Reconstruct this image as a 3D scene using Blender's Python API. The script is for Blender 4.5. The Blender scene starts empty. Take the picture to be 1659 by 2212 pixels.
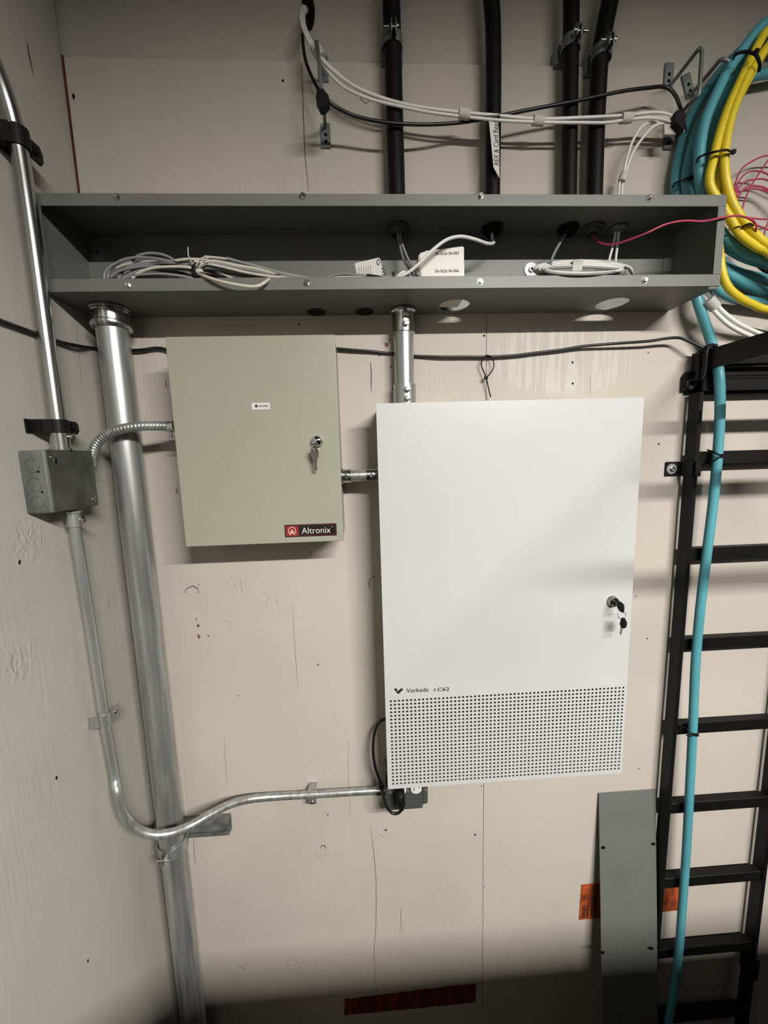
import bpy, bmesh, math, random
from mathutils import Vector, Matrix
random.seed(7)
C = bpy.context.scene.collection
PI = math.pi
Z0 = 2.0            # camera height above the floor (m)
DC = 0.875          # camera distance from the plywood face (m)
F, PITCH, YAW, ROLL = 841.58, -0.136092, 0.0473202, -0.0292433

# ---------------------------------------------------------------- camera
def cam_axes():
    cy, sy, cp, sp = math.cos(YAW), math.sin(YAW), math.cos(PITCH), math.sin(PITCH)
    fwd = Vector((sy*cp, cy*cp, sp)); right = Vector((cy, -sy, 0)); up = right.cross(fwd)
    cr, sr = math.cos(ROLL), math.sin(ROLL)
    return right*cr+up*sr, up*cr-right*sr, fwd
RIGHT, UP, FWD = cam_axes()
cam = bpy.data.cameras.new('camera'); camo = bpy.data.objects.new('camera', cam); C.objects.link(camo)
cam.sensor_fit = 'VERTICAL'; cam.sensor_height = 24; cam.lens = F/2212*24; cam.clip_start = 0.01
M = Matrix((RIGHT, UP, -FWD)).transposed().to_4x4(); M.translation = Vector((0, -DC, Z0))
camo.matrix_world = M
bpy.context.scene.camera = camo

# ---------------------------------------------------------------- world, lights, exposure
w = bpy.data.worlds.new('world'); bpy.context.scene.world = w; w.use_nodes = True
w.node_tree.nodes['Background'].inputs[0].default_value = (0.8, 0.85, 0.9, 1)
w.node_tree.nodes['Background'].inputs[1].default_value = 0.01
vs = bpy.context.scene.view_settings
vs.view_transform = 'Standard'; vs.look = 'None'; vs.gamma = 1; vs.use_curve_mapping = False; vs.exposure = 0.78
def area(name, loc, sx, sy, power, col=(1, 0.97, 0.915), rot=(0, 0, 0)):
    l = bpy.data.lights.new(name, 'AREA'); l.shape = 'RECTANGLE'; l.size = sx; l.size_y = sy
    l.energy = power; l.color = col
    o = bpy.data.objects.new(name, l); C.objects.link(o); o.location = loc; o.rotation_euler = rot
    return o
LAMP = (0.93, -2.0, Z0+0.90)
area('strip_lamp_light', (LAMP[0], LAMP[1], LAMP[2]-0.002), 1.2, 0.085, 112, rot=(math.radians(1), 0, 0))
FILL_LAMP = (0.9, -3.6, Z0+1.02)  # unseen lamp added as weak ambient fill
area('fill_lamp_light', (FILL_LAMP[0], FILL_LAMP[1], FILL_LAMP[2]-0.002), 1.2, 0.12, 4)

# ---------------------------------------------------------------- pixel rays -> points
def ray(px, py):
    return RIGHT*((px-829.5)/F) + UP*(-(py-1106)/F) + FWD
def P(px, py, d=0.0):                       # point seen at the pixel, d metres off the back wall
    r = ray(px, py); r = r*((DC-d)/r.y)
    return Vector((r.x, -d, Z0+r.z))
def PX(px, py, X):                          # same, on a plane x = X (left wall side)
    r = ray(px, py); r = r*(X/r.x)
    return Vector((X, r.y-DC, Z0+r.z))
def V(x, d, z): return Vector((x, -d, Z0+z))   # z relative to the camera

# ---------------------------------------------------------------- materials
MATS = {}
ALB = 0.75
def mat(name, col, rough=0.5, metal=0.0, var=0.06, vscale=8.0, bump=0.0, bscale=120.0, stretch=(1, 1, 1), spec=0.5, coat=0.0, col2=None):
    col = tuple(c*ALB for c in col)
    m = bpy.data.materials.new(name); m.use_nodes = True; nt = m.node_tree; N = nt.nodes; L = nt.links
    b = N['Principled BSDF']
    b.inputs['Roughness'].default_value = rough; b.inputs['Metallic'].default_value = metal
    b.inputs['Specular IOR Level'].default_value = spec; b.inputs['Coat Weight'].default_value = coat
    tc = N.new('ShaderNodeTexCoord'); mp = N.new('ShaderNodeMapping'); mp.inputs['Scale'].default_value = stretch
    L.new(tc.outputs['Object'], mp.inputs['Vector'])
    n = N.new('ShaderNodeTexNoise'); n.inputs['Scale'].default_value = vscale; n.inputs['Detail'].default_value = 4
    L.new(mp.outputs[0], n.inputs['Vector'])
    mx = N.new('ShaderNodeMix'); mx.data_type = 'RGBA'
    c2 = col2 or tuple(max(0, c*(1-var*2)) for c in col); c1 = tuple(min(1, c*(1+var)) for c in col)
    mx.inputs[6].default_value = (*c2, 1); mx.inputs[7].default_value = (*c1, 1)
    cr = N.new('ShaderNodeMapRange'); cr.inputs[1].default_value = 0.35; cr.inputs[2].default_value = 0.65
    L.new(n.outputs[0], cr.inputs[0]); L.new(cr.outputs[0], mx.inputs[0])
    L.new(mx.outputs[2], b.inputs['Base Color'])
    if bump:
        n2 = N.new('ShaderNodeTexNoise'); n2.inputs['Scale'].default_value = bscale; n2.inputs['Detail'].default_value = 3
        L.new(mp.outputs[0], n2.inputs['Vector'])
        bp = N.new('ShaderNodeBump'); bp.inputs['Strength'].default_value = bump; bp.inputs['Distance'].default_value = 0.001
        L.new(n2.outputs[0], bp.inputs['Height']); L.new(bp.outputs[0], b.inputs['Normal'])
    MATS[name] = m
    return m

def plywood_paint(name, col, knots, grain=1.0):
    """painted plywood: vertical grain relief that shows in patches, rough spots round the knots"""
    col = tuple(c*ALB for c in col)
    m = bpy.data.materials.new(name); m.use_nodes = True; nt = m.node_tree; N = nt.nodes; L = nt.links
    b = N['Principled BSDF']; b.inputs['Roughness'].default_value = 0.6; b.inputs['Specular IOR Level'].default_value = 0.25
    tc = N.new('ShaderNodeTexCoord')
    def mapped(s):
        mp = N.new('ShaderNodeMapping'); mp.inputs['Scale'].default_value = s; L.new(tc.outputs['Object'], mp.inputs['Vector']); return mp.outputs[0]
    def noise(v, sc, det=3, dist=0.0):
        n = N.new('ShaderNodeTexNoise'); n.inputs['Scale'].default_value = sc; n.inputs['Detail'].default_value = det; n.inputs['Distortion'].default_value = dist
        L.new(v, n.inputs['Vector']); return n.outputs[0]
    def rng(o, a, bb, lo=0, hi=1):
        r = N.new('ShaderNodeMapRange'); r.inputs[1].default_value = a; r.inputs[2].default_value = bb; r.inputs[3].default_value = lo; r.inputs[4].default_value = hi
        L.new(o, r.inputs[0]); return r.outputs[0]
    def math_(op, a, bb):
        q = N.new('ShaderNodeMath'); q.operation = op
        for i, x in enumerate((a, bb)):
            if isinstance(x, (int, float)): q.inputs[i].default_value = x
            else: L.new(x, q.inputs[i])
        return q.outputs[0]
    fine = noise(mapped((1, 1, 0.05)), 190, 4, 0.3)
    coarse = noise(mapped((1, 1, 0.08)), 60, 3, 0.6)
    patch = rng(noise(mapped((1, 1, 0.6)), 5.0, 2), 0.48, 0.68)
    patch = math_('MULTIPLY', patch, grain)
    h = math_('MULTIPLY', math_('ADD', fine, math_('MULTIPLY', coarse, 0.8)), math_('ADD', patch, 0.12))
    rough = noise(mapped((1, 1, 0.35)), 95, 4, 1.2)
    geo = N.new('ShaderNodeNewGeometry')
    for (k, r) in knots:
        vd = N.new('ShaderNodeVectorMath'); vd.operation = 'DISTANCE'; L.new(geo.outputs['Position'], vd.inputs[0]); vd.inputs[1].default_value = k
        mk = rng(vd.outputs['Value'], r, r*0.3)
        h = math_('ADD', h, math_('MULTIPLY', math_('MULTIPLY', math_('SUBTRACT', rough, .5), mk), 4.0))
    peel = noise(mapped((1, 1, 1)), 420, 2)
    h = math_('ADD', h, math_('MULTIPLY', peel, 0.10))
    bp = N.new('ShaderNodeBump'); bp.inputs['Strength'].default_value = 0.7; bp.inputs['Distance'].default_value = 0.0014
    L.new(h, bp.inputs['Height']); L.new(bp.outputs[0], b.inputs['Normal'])
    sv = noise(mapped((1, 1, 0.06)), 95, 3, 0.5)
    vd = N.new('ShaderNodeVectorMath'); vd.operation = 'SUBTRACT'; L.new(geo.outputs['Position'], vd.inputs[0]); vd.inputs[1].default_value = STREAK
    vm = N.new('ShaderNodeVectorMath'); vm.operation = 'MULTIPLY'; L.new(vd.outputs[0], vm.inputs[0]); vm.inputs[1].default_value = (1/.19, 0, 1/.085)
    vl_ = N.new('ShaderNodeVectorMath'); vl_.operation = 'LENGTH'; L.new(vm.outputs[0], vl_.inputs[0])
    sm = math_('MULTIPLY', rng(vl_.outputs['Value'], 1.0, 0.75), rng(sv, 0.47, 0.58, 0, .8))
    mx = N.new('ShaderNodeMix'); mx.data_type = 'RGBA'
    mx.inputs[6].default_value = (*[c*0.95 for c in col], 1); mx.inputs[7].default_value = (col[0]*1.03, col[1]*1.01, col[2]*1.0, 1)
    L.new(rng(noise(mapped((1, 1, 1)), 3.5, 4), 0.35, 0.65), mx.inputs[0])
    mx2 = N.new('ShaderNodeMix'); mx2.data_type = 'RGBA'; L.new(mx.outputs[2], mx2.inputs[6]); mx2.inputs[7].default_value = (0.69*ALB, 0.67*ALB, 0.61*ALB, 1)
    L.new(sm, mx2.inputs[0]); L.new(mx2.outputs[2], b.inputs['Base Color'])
    MATS[name] = m; return m

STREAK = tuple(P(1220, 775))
KN = [(P(413, 1275), .022), (P(520, 1262), .035), (P(585, 1300), .04), (P(498, 1345), .03), (P(695, 1850), .03), (P(860, 2060), .03), (P(640, 2085), .03), (P(830, 1800), .03), (P(520, 2090), .03)]
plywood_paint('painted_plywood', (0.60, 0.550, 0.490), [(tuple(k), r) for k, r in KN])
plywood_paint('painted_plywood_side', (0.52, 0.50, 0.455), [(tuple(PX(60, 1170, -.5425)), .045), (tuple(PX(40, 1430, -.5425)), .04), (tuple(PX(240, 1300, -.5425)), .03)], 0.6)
mat('painted_drywall', (0.56, 0.53, 0.475), .6, bump=.25, bscale=350, var=.03, vscale=4)
mat('side_room_paint', (0.13, 0.127, 0.12), .7)
mat('floor_vinyl', (0.09, 0.09, 0.085), .4, var=.1)
mat('ceiling_paint', (0.07, 0.07, 0.07), .8)
mat('room_paint', (0.08, 0.078, 0.075), .7)
mat('grey_enamel', (0.172, 0.182, 0.164), .45, var=.03, bump=.05, bscale=500)
mat('dark_grey_enamel', (0.07, 0.075, 0.07), .5, var=.05)
mat('beige_enamel', (0.38, 0.378, 0.30), .38, var=.025, vscale=3, bump=.15, bscale=420)
mat('white_enamel', (0.63, 0.64, 0.635), .36, var=.008, bump=.08, bscale=500)
mat('galvanised', (0.55, 0.565, 0.55), .36, .72, var=.16, vscale=95, bump=.1, bscale=60, stretch=(1, 1, .045))
mat('galvanised_dull', (0.27, 0.285, 0.275), .5, .6, var=.2, vscale=30, bump=.1, bscale=80, stretch=(1, 1, .3))
mat('bright_conduit', (0.62, 0.62, 0.61), .27, 1.0, var=.12, vscale=30, stretch=(1, 1, .1))
mat('dark_box_cover', (0.16, 0.165, 0.15), .5, .6, var=.2, vscale=20)
mat('zinc', (0.72, 0.72, 0.70), .22, 1.0, var=.1, vscale=60)
mat('chrome', (0.75, 0.75, 0.75), .1, 1.0, var=.02)
mat('washer_steel', (0.42, 0.43, 0.44), .5, .8, var=.05)
mat('nickel', (0.5, 0.47, 0.42), .25, 1.0, var=.05)
mat('black_enamel', (0.006, 0.006, 0.006), .5, var=.1, spec=.2)
mat('black_rubber', (0.005, 0.005, 0.005), .6, var=.1, spec=.2)
mat('black_jacket', (0.007, 0.007, 0.007), .36, var=.1)
mat('hole_dark', (0.012, 0.010, 0.009), .95, var=.1, spec=.1)
mat('crack_dark', (0.10, 0.055, 0.045), .9, var=.3, vscale=60)
mat('red_caulk', (0.11, 0.012, 0.016), .7, var=.3, vscale=30)
mat('red_chip', (0.30, 0.11, 0.08), .8, var=.3, vscale=150)
mat('orange_tape', (0.42, 0.085, 0.022), .5, var=.28, vscale=60, stretch=(1, 1, .4))
mat('red_tape', (0.20, 0.016, 0.012), .5, var=.4, vscale=30, stretch=(3, 1, .5))
mat('tape_print', (0.13, 0.028, 0.012), .6, var=.2)
mat('teal_jacket', (0.11, 0.40, 0.47), .42, var=.06, bump=.2, bscale=300)
mat('yellow_jacket', (0.86, 0.66, 0.03), .4, var=.05, bump=.2, bscale=300)
mat('white_jacket', (0.86, 0.85, 0.81), .42, var=.04)
mat('cream_jacket', (0.72, 0.67, 0.58), .42, var=.06)
mat('grey_jacket', (0.31, 0.31, 0.31), .42, var=.08)
mat('pink_wire', (0.55, 0.06, 0.12), .45, var=.08)
mat('velcro_white', (0.64, 0.63, 0.59), .9, var=.03, vscale=150, bump=.2, bscale=600)
mat('paper', (0.75, 0.73, 0.70), .6, var=.03)
mat('plastic_white', (0.78, 0.75, 0.68), .4, var=.02)
mat('receptacle_white', (0.80, 0.80, 0.77), .3, var=.02)
mat('ink', (0.012, 0.012, 0.012), .6)
mat('grey_ink', (0.16, 0.16, 0.16), .6)
mat('badge_black', (0.012, 0.009, 0.009), .3)
mat('badge_red', (0.30, 0.022, 0.022), .35)
mat('badge_light', (0.75, 0.73, 0.70), .4)
mat('badge_pink', (0.80, 0.50, 0.45), .4)
mat('lamp_housing', (0.7, 0.7, 0.7), .5)

# ---------------------------------------------------------------- mesh helpers
def bm_(): return bmesh.new()
def box(bm, a, b, bevel=0.0, seg=2):
    x0, x1 = sorted((a[0], b[0])); y0, y1 = sorted((a[1], b[1])); z0, z1 = sorted((a[2], b[2]))
    vs = [bm.verts.new(p) for p in ((x0,y0,z0),(x1,y0,z0),(x1,y1,z0),(x0,y1,z0),(x0,y0,z1),(x1,y0,z1),(x1,y1,z1),(x0,y1,z1))]
    fs = [bm.faces.new([vs[i] for i in q]) for q in ((3,2,1,0),(4,5,6,7),(0,1,5,4),(1,2,6,5),(2,3,7,6),(3,0,4,7))]
    if bevel:
        es = list({e for f in fs for e in f.edges})
        bmesh.ops.bevel(bm, geom=es, offset=bevel, segments=seg, affect='EDGES', profile=.5)
def B(bm, x0, x1, d0, d1, z0, z1, bevel=0.0, seg=2):
    box(bm, (x0, -d0, Z0+z0), (x1, -d1, Z0+z1), bevel, seg)
def smooth_path(pts, n=6, closed=False):
    pts = [Vector(p) for p in pts]; out = []; L = len(pts)
    if L < 3: return pts
    rng = range(L if closed else L-1)
    for i in rng:
        if closed: p0, p1, p2, p3 = pts[i-1], pts[i], pts[(i+1) % L], pts[(i+2) % L]
        else: p0, p1, p2, p3 = pts[max(i-1, 0)], pts[i], pts[i+1], pts[min(i+2, L-1)]
        for k in range(n):
            t = k/n; t2 = t*t; t3 = t2*t
            out.append(0.5*((2*p1)+(p2-p0)*t+(2*p0-5*p1+4*p2-p3)*t2+(3*p1-p0-3*p2+p3)*t3))
    if not closed: out.append(pts[-1])
    return out
def tube(bm, pts, r, seg=12, closed=False, caps=True, flat=None):
    """r: number or list. flat=(a,b): elliptical section, a along the frame normal"""
    pts = [Vector(p) for p in pts]; n = len(pts); rings = []
    T = []
    for i in range(n):
        if closed: t = pts[(i+1) % n]-pts[i-1]
        else: t = pts[min(i+1, n-1)]-pts[max(i-1, 0)]
        T.append(t.normalized() if t.length > 1e-9 else Vector((0, 0, 1)))
    ref = Vector((0, 1, 0)) if abs(T[0].y) < .9 else Vector((1, 0, 0))
    u = (ref-T[0]*ref.dot(T[0])).normalized()
    for i in range(n):
        if i: u = (u-T[i]*u.dot(T[i])); u = u.normalized() if u.length > 1e-9 else ref
        v = T[i].cross(u); rr = r[i] if isinstance(r, (list, tuple)) else r
        fa, fb = flat if flat else (1, 1)
        rings.append([bm.verts.new(pts[i]+u*math.cos(2*PI*k/seg)*rr*fa+v*math.sin(2*PI*k/seg)*rr*fb) for k in range(seg)])
    m = n if closed else n-1
    for i in range(m):
        a, b = rings[i], rings[(i+1) % n]
        for k in range(seg):
            f = bm.faces.new((a[k], a[(k+1) % seg], b[(k+1) % seg], b[k])); f.smooth = True
    if caps and not closed:
        bm.faces.new([bm.verts.new(v.co) for v in rings[0]][::-1]); bm.faces.new([bm.verts.new(v.co) for v in rings[-1]])
def lathe(bm, base, axis, prof, seg=28, sharp=True):
    """prof: (t along axis, radius); sharp profile corners get their own vertices"""
    base = Vector(base); ax = Vector(axis).normalized()
    u = Vector((0, 0, 1)) if abs(ax.z) < .9 else Vector((1, 0, 0)); u = (u-ax*u.dot(ax)).normalized(); v = ax.cross(u)
    def ring(t, r): return [bm.verts.new(base+ax*t+(u*math.cos(2*PI*k/seg)+v*math.sin(2*PI*k/seg))*max(r, 1e-5)) for k in range(seg)]
    prev = None; pd = None
    for i in range(len(prof)-1):
        (t0, r0), (t1, r1) = prof[i], prof[i+1]; d = Vector((t1-t0, r1-r0)); 
        if d.length < 1e-9: continue
        d.normalize()
        a = prev if (prev is not None and pd.dot(d) > .85) else ring(t0, r0)
        b = ring(t1, r1)
        for k in range(seg):
            f = bm.faces.new((a[k], a[(k+1) % seg], b[(k+1) % seg], b[k])); f.smooth = seg > 8
        prev, pd = b, d
    bm.faces.new(ring(*prof[0])[::-1]); bm.faces.new(ring(*prof[-1]))
def prism(bm, pts, off):
    """closed polygon (3D points) extruded by vector off"""
    off = Vector(off); a = [bm.verts.new(p) for p in pts]; b = [bm.verts.new(Vector(p)+off) for p in pts]; n = len(pts)
    bm.faces.new(a[::-1]); bm.faces.new(b)
    for i in range(n): bm.faces.new((a[i], a[(i+1) % n], b[(i+1) % n], b[i]))
def strap(bm, path, width, axis, th=0.0015):
    """flat band of given width (along axis) following a path"""
    ax = Vector(axis).normalized()*width/2; path = [Vector(p) for p in path]; n = len(path); rows = []
    for i, p in enumerate(path):
        t = (path[min(i+1, n-1)]-path[max(i-1, 0)]).normalized(); nn = t.cross(ax).normalized()*th
        rows.append([bm.verts.new(q) for q in (p-ax, p+ax, p+ax+nn, p-ax+nn)])
    for i in range(n-1):
        a, b = rows[i], rows[i+1]
        for k in range(4): bm.faces.new((a[k], a[(k+1) % 4], b[(k+1) % 4], b[k]))
    bm.faces.new(rows[0][::-1]); bm.faces.new(rows[-1])
def plate_holes(bm, x0, x1, y0, y1, z, th, holes, seg=32):
    """horizontal plate with round holes; holes: (x,y,r)"""
    es = []
    def loop(pts):
        v = [bm.verts.new(p) for p in pts]
        for i in range(len(v)): es.append(bm.edges.new((v[i], v[(i+1) % len(v)])))
    loop([(x0, y0, z), (x1, y0, z), (x1, y1, z), (x0, y1, z)])
    for (x, y, r) in holes: loop([(x+r*math.cos(2*PI*k/seg), y+r*math.sin(2*PI*k/seg), z) for k in range(seg)])
    res = bmesh.ops.triangle_fill(bm, use_beauty=True, use_dissolve=False, edges=es)
    fs = [g for g in res['geom'] if isinstance(g, bmesh.types.BMFace)]
    ex = bmesh.ops.extrude_face_region(bm, geom=fs)
    bmesh.ops.translate(bm, verts=[g for g in ex['geom'] if isinstance(g, bmesh.types.BMVert)], vec=(0, 0, th))

ORIG = {}
def tag(o, label, cat, group=None, kind=None):
    if label: o['label'] = label
    if cat: o['category'] = cat
    if group: o['group'] = group
    if kind: o['kind'] = kind
    return o
def thing(name, loc, label, cat, group=None):
    o = bpy.data.objects.new(name, None); C.objects.link(o); o.location = loc; o.empty_display_size = .02
    ORIG[o.name] = Vector(loc); return tag(o, label, cat, group)
def obj(name, bm, m, parent=None, label=None, recalc=True):
    """mesh built in world coordinates; re-based on the root's origin"""
    if recalc: bmesh.ops.recalc_face_normals(bm, faces=bm.faces[:])
    if parent is None:
        xs = [v.co for v in bm.verts]; c = Vector((sum(v.x for v in xs), sum(v.y for v in xs), 0))/len(xs); c.z = min(v.z for v in xs)
    else: c = ORIG[parent.name]
    bmesh.ops.translate(bm, verts=bm.verts[:], vec=-c)
    me = bpy.data.meshes.new(name); bm.to_mesh(me); bm.free()
    me.materials.append(MATS[m]); o = bpy.data.objects.new(name, me); C.objects.link(o)
    if parent is None: o.location = c
    else: o.parent = parent
    ORIG[o.name] = c
    if label: o['label'] = label
    return o
def single(name, bm, m, label, cat, group=None): return tag(obj(name, bm, m), label, cat, group)
def struct(name, bm, m, parent=None): o = obj(name, bm, m, parent); o['kind'] = 'structure'; return o
def stamp(proto_mesh, name, parent, pos, rot=None, label=None):
    """a part that shares a mesh made about its own origin"""
    o = bpy.data.objects.new(name, proto_mesh); C.objects.link(o); o.parent = parent
    o.location = Vector(pos)-ORIG[parent.name]
    if rot: o.rotation_euler = rot
    ORIG[o.name] = Vector(pos)
    if label: o['label'] = label
    return o
def proto(name, bm, m):
    bmesh.ops.recalc_face_normals(bm, faces=bm.faces[:]); me = bpy.data.meshes.new(name); bm.to_mesh(me); bm.free(); me.materials.append(MATS[m]); return me
FONTCACHE = {}
def text(name, s, pos, width, height, m, parent, spin=0.0, label=None, shear=0.0, bold=0.0, normal='-y', th=.0002):
    """flat lettering facing the room; pos = lower left of the text in its own direction"""
    cu = bpy.data.curves.new(name, 'FONT'); cu.body = s; cu.size = 1; cu.shear = shear; cu.offset = bold; cu.resolution_u = 3
    t = bpy.data.objects.new(name, cu); C.objects.link(t); bpy.context.view_layer.update()
    me = bpy.data.meshes.new_from_object(t.evaluated_get(bpy.context.evaluated_depsgraph_get())); bpy.data.objects.remove(t)
    bm = bm_(); bm.from_mesh(me); bpy.data.meshes.remove(me)
    x0 = min(v.co.x for v in bm.verts); x1 = max(v.co.x for v in bm.verts); y0 = min(v.co.y for v in bm.verts); y1 = max(v.co.y for v in bm.verts)
    cs, sn = math.cos(spin), math.sin(spin)
    for v in bm.verts:
        a = (v.co.x-x0)/(x1-x0)*width; b = (v.co.y-y0)/(y1-y0)*height
        v.co = Vector(pos)+Vector((a*cs-b*sn, -th, a*sn+b*cs))
    o = obj(name, bm, m, parent, label, recalc=False)
    return o

# ================================================================ SETTING
XL = -0.5425                                   # face of the left wall
ZT = 0.769                                     # top of the plywood
XR, YB, ZC, ZF = 2.3, -4.2, 1.25, -Z0
bm = bm_(); B(bm, XL-.12, XR+.1, -.0115, -.12, ZF, ZC); wall_back = struct('wall_back', bm, 'painted_drywall')
bm = bm_(); box(bm, (XL-.12, -.0125, 0), (XL-.0115, YB, Z0+ZC)); wall_left = struct('wall_left', bm, 'painted_drywall')
bm = bm_(); box(bm, (XR, .0, 0), (XR+.1, YB, Z0+ZC)); struct('wall_right', bm, 'side_room_paint')
bm = bm_(); box(bm, (XL-.12, YB, 0), (XR+.1, YB-.1, Z0+ZC)); struct('wall_front', bm, 'room_paint')
bm = bm_(); box(bm, (XL-.12, .12, -.1), (XR+.1, YB-.1, 0)); struct('floor', bm, 'floor_vinyl')
bm = bm_(); box(bm, (XL-.12, .12, Z0+ZC), (XR+.1, YB-.1, Z0+ZC+.1)); struct('ceiling', bm, 'ceiling_paint')
SEAM = 0.2748
for x0, x1 in ((XL+.0032, SEAM-.0006), (SEAM+.0006, 1.494), (1.4955, XR)):
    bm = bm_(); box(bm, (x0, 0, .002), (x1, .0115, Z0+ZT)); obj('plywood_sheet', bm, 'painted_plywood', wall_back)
for y0, y1 in ((-.0025, -1.2200), (-1.2212, -2.44)):
    bm = bm_(); box(bm, (XL, y0, .002), (XL-.0115, y1, Z0+ZC-.001)); obj('plywood_sheet', bm, 'painted_plywood_side', wall_left)
bm = bm_(); box(bm, (XL-.004, -.0026, .002), (XL+.0034, .004, Z0+ZT+.002)); struct('trim_1', bm, 'red_caulk')

def crack(pts, wdt, m='crack_dark', parent=None, onleft=False):
    bm = bm_(); rows = []
    pts = smooth_path(pts, 5); n = len(pts)
    for i, p in enumerate(pts):
        j = random.uniform(-.0004, .0004); ww = wdt*(0.35+.65*math.sin(PI*min(1, max(0.02, i/(n-1)))))/2
        ax = Vector((0, 1, 0)) if onleft else Vector((1, 0, 0)); off = Vector((.0003, 0, 0)) if onleft else Vector((0, -.0003, 0))
        rows.append((bm.verts.new(p+ax*(j-ww)+off), bm.verts.new(p+ax*(j+ww)+off)))
    for i in range(n-1): bm.faces.new((rows[i][0], rows[i][1], rows[i+1][1], rows[i+1][0]))
    return obj('crack', bm, m, parent)
for pts, wd in (([(652,137),(655,230),(659,330),(667,415)], .0016), ([(697,680),(697,712)], .0009), ([(800,781),(802,810),(802,848)], .0020),
                ([(1275,814),(1275,857)], .0011), ([(632,1300),(636,1380),(640,1440),(645,1490)], .0007), ([(800,1790),(806,1830),(812,1900),(812,2000),(808,2060),(814,2150)], .0013),
                ([(866,1960),(866,1990),(868,2020)], .0010), ([(484,1590),(487,1640),(490,1700)], .0006), ([(417,1810),(420,1840),(422,1870)], .0011), ([(754,1600),(752,1680),(757,1760)],.0006)):
    crack([P(x, y, 0) for x, y in pts], wd, parent=wall_back)
for pts, wd in (([(58,90),(64,125),(72,160)], .0035), ([(165,700),(170,760),(178,840)], .0006), ([(240,1978),(228,2000)], .0012)):
    crack([PX(x, y, XL) for x, y in pts], wd, parent=wall_left, onleft=True)
def blot(pos, r, m, parent, onleft=False, sq=1.0, name='nail_hole', n=9):
    bm = bm_(); vv = []
    for k in range(n):
        a = 2*PI*k/n; rr = r*random.uniform(.65, 1.15)
        vv.append(bm.verts.new(Vector(pos)+(Vector((.0003, rr*math.cos(a), rr*math.sin(a)*sq)) if onleft else Vector((rr*math.cos(a), -.0003, rr*math.sin(a)*sq)))))
    bm.faces.new(vv); return obj(name, bm, m, parent)
for (x, y, r) in ((611,175,4.5),(1423,959,4),(1400,762,2.5),(1237,783,4),(1237,828,4.5),(515,1502,2.3),(687,1436,3),(672,1192,3),(1398,1379,3.5),(1373,1288,2.5),
                  (708,1760,3.5),(1026,1803,5),(833,1793,5),(1380,1661,3),(845,792,3),(848,840,3),(430,1263,2),(1046,725,4),(1538,1083,3),(1040,1698,3),(646,700,4),(648,692,3),(1046,1915,3),(650,1190,1.5)):
    blot(P(x, y, 0), r*.00062, 'hole_dark', wall_back)
for (x, y, r) in ((42,1215,4),(122,1680,4),(190,2075,3.5),(158,205,0),(155,1460,0)):
    if r: blot(PX(x, y, XL), r*.0007, 'hole_dark', wall_left, True, 1.6)
blot(P(159, 208, 0), .003, 'hole_dark', wall_back, sq=1.8)
for (x, y, a, b) in ((428,1352,4,5),(430,1375,4.5,8),(450,1374,2,3),(424,1337,2,3),(835,746,5,6),(820,768,3,3),(359,830,2,12),(382,1060,2,7),(700,990,2,2)):
    blot(P(x, y, 0), a*.001, 'red_chip', wall_back, sq=b/a, name='paint_chip', n=6)
# knot rings
def ring_crack(cx, cy, rx, ry, a0, a1):
    bm = bm_(); pts = [P(cx+rx*math.cos(a)*random.uniform(.85, 1.15), cy+ry*math.sin(a)*random.uniform(.85, 1.15), 0.0002) for a in [a0+(a1-a0)*i/9 for i in range(10)]]
    tube(bm, pts, [.0004+.0009*random.random() for _ in pts], 5); obj('knot_crack', bm, 'crack_dark', wall_back)
ring_crack(415, 1280, 14, 13, PI, 2*PI); ring_crack(808, 1262, 12, 16, PI*.7, PI*1.6); ring_crack(698, 1832, 5, 6, PI, 2*PI)
bm = bm_(); tube(bm, [P(783,205,.0006), P(778,212,.0006), P(790,224,.0006), P(800,216,.0006)], .0008, 6); obj('staple', bm, 'galvanised_dull', wall_back)
# the ragged hole where the cables leave the wall
bm = bm_(); pts = [(-.011,.03),(0,.034),(.010,.028),(.014,.01),(.012,-.012),(.006,-.026),(-.001,-.028),(-.006,-.012),(-.010,.008)]
hc = P(665, 27, -.0115)
vv = [bm.verts.new(hc+Vector((a, -.0006, b-.004))) for a, b in pts]; bm.faces.new(vv); obj('cable_hole', bm, 'hole_dark', wall_back)
bm = bm_(); tube(bm, smooth_path([hc+Vector((a*1.05, -.0005, b*1.05-.004)) for a, b in pts], 3, True), .0014, 6, closed=True); obj('hole_rim', bm, 'painted_drywall', wall_back)

# tapes stuck on the wall
def tape(name, quad, m, label, prints):
    t = thing(name, quad[3], label, 'tape')
    a, b, c, d = quad; n = 26; bm = bm_(); rows = []
    for i in range(n+1):
        u = i/n; j = random.uniform(-.0014, .0014)
        top = a.lerp(b, u)+Vector((0, -.0006, j)); bot = d.lerp(c, u)+Vector((0, -.0006, -j*.6))
        if i in (0, n): top.x += random.uniform(-.002, .002)
        rows.append((bm.verts.new(top), bm.verts.new(bot)))
    for i in range(n): bm.faces.new((rows[i][0], rows[i+1][0], rows[i+1][1], rows[i][1]))
    obj('strip', bm, m, t)
    for (u0, u1, v0, v1) in prints:
        bm = bm_(); q = [a.lerp(b, u).lerp(d.lerp(c, u), v)+Vector((0, -.0010, 0)) for u, v in ((u0, v0), (u1, v0), (u1, v1), (u0, v1))]
        bm.faces.new([bm.verts.new(p) for p in q]); obj('print', bm, 'tape_print', t)
    return t
tape('tape_strip', (P(745,2157), P(1027,2123), P(1027,2165), P(743,2193)), 'red_tape', 'dark red tape strip stuck low on the plywood below the white cabinet', [(.27,.30,.1,.9),(.62,.63,.05,.95),(.65,.66,.05,.95),(.72,.78,.15,.3),(.84,.90,.1,.4),(.4,.6,.45,.5),(.45,.58,.6,.66)])
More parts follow.
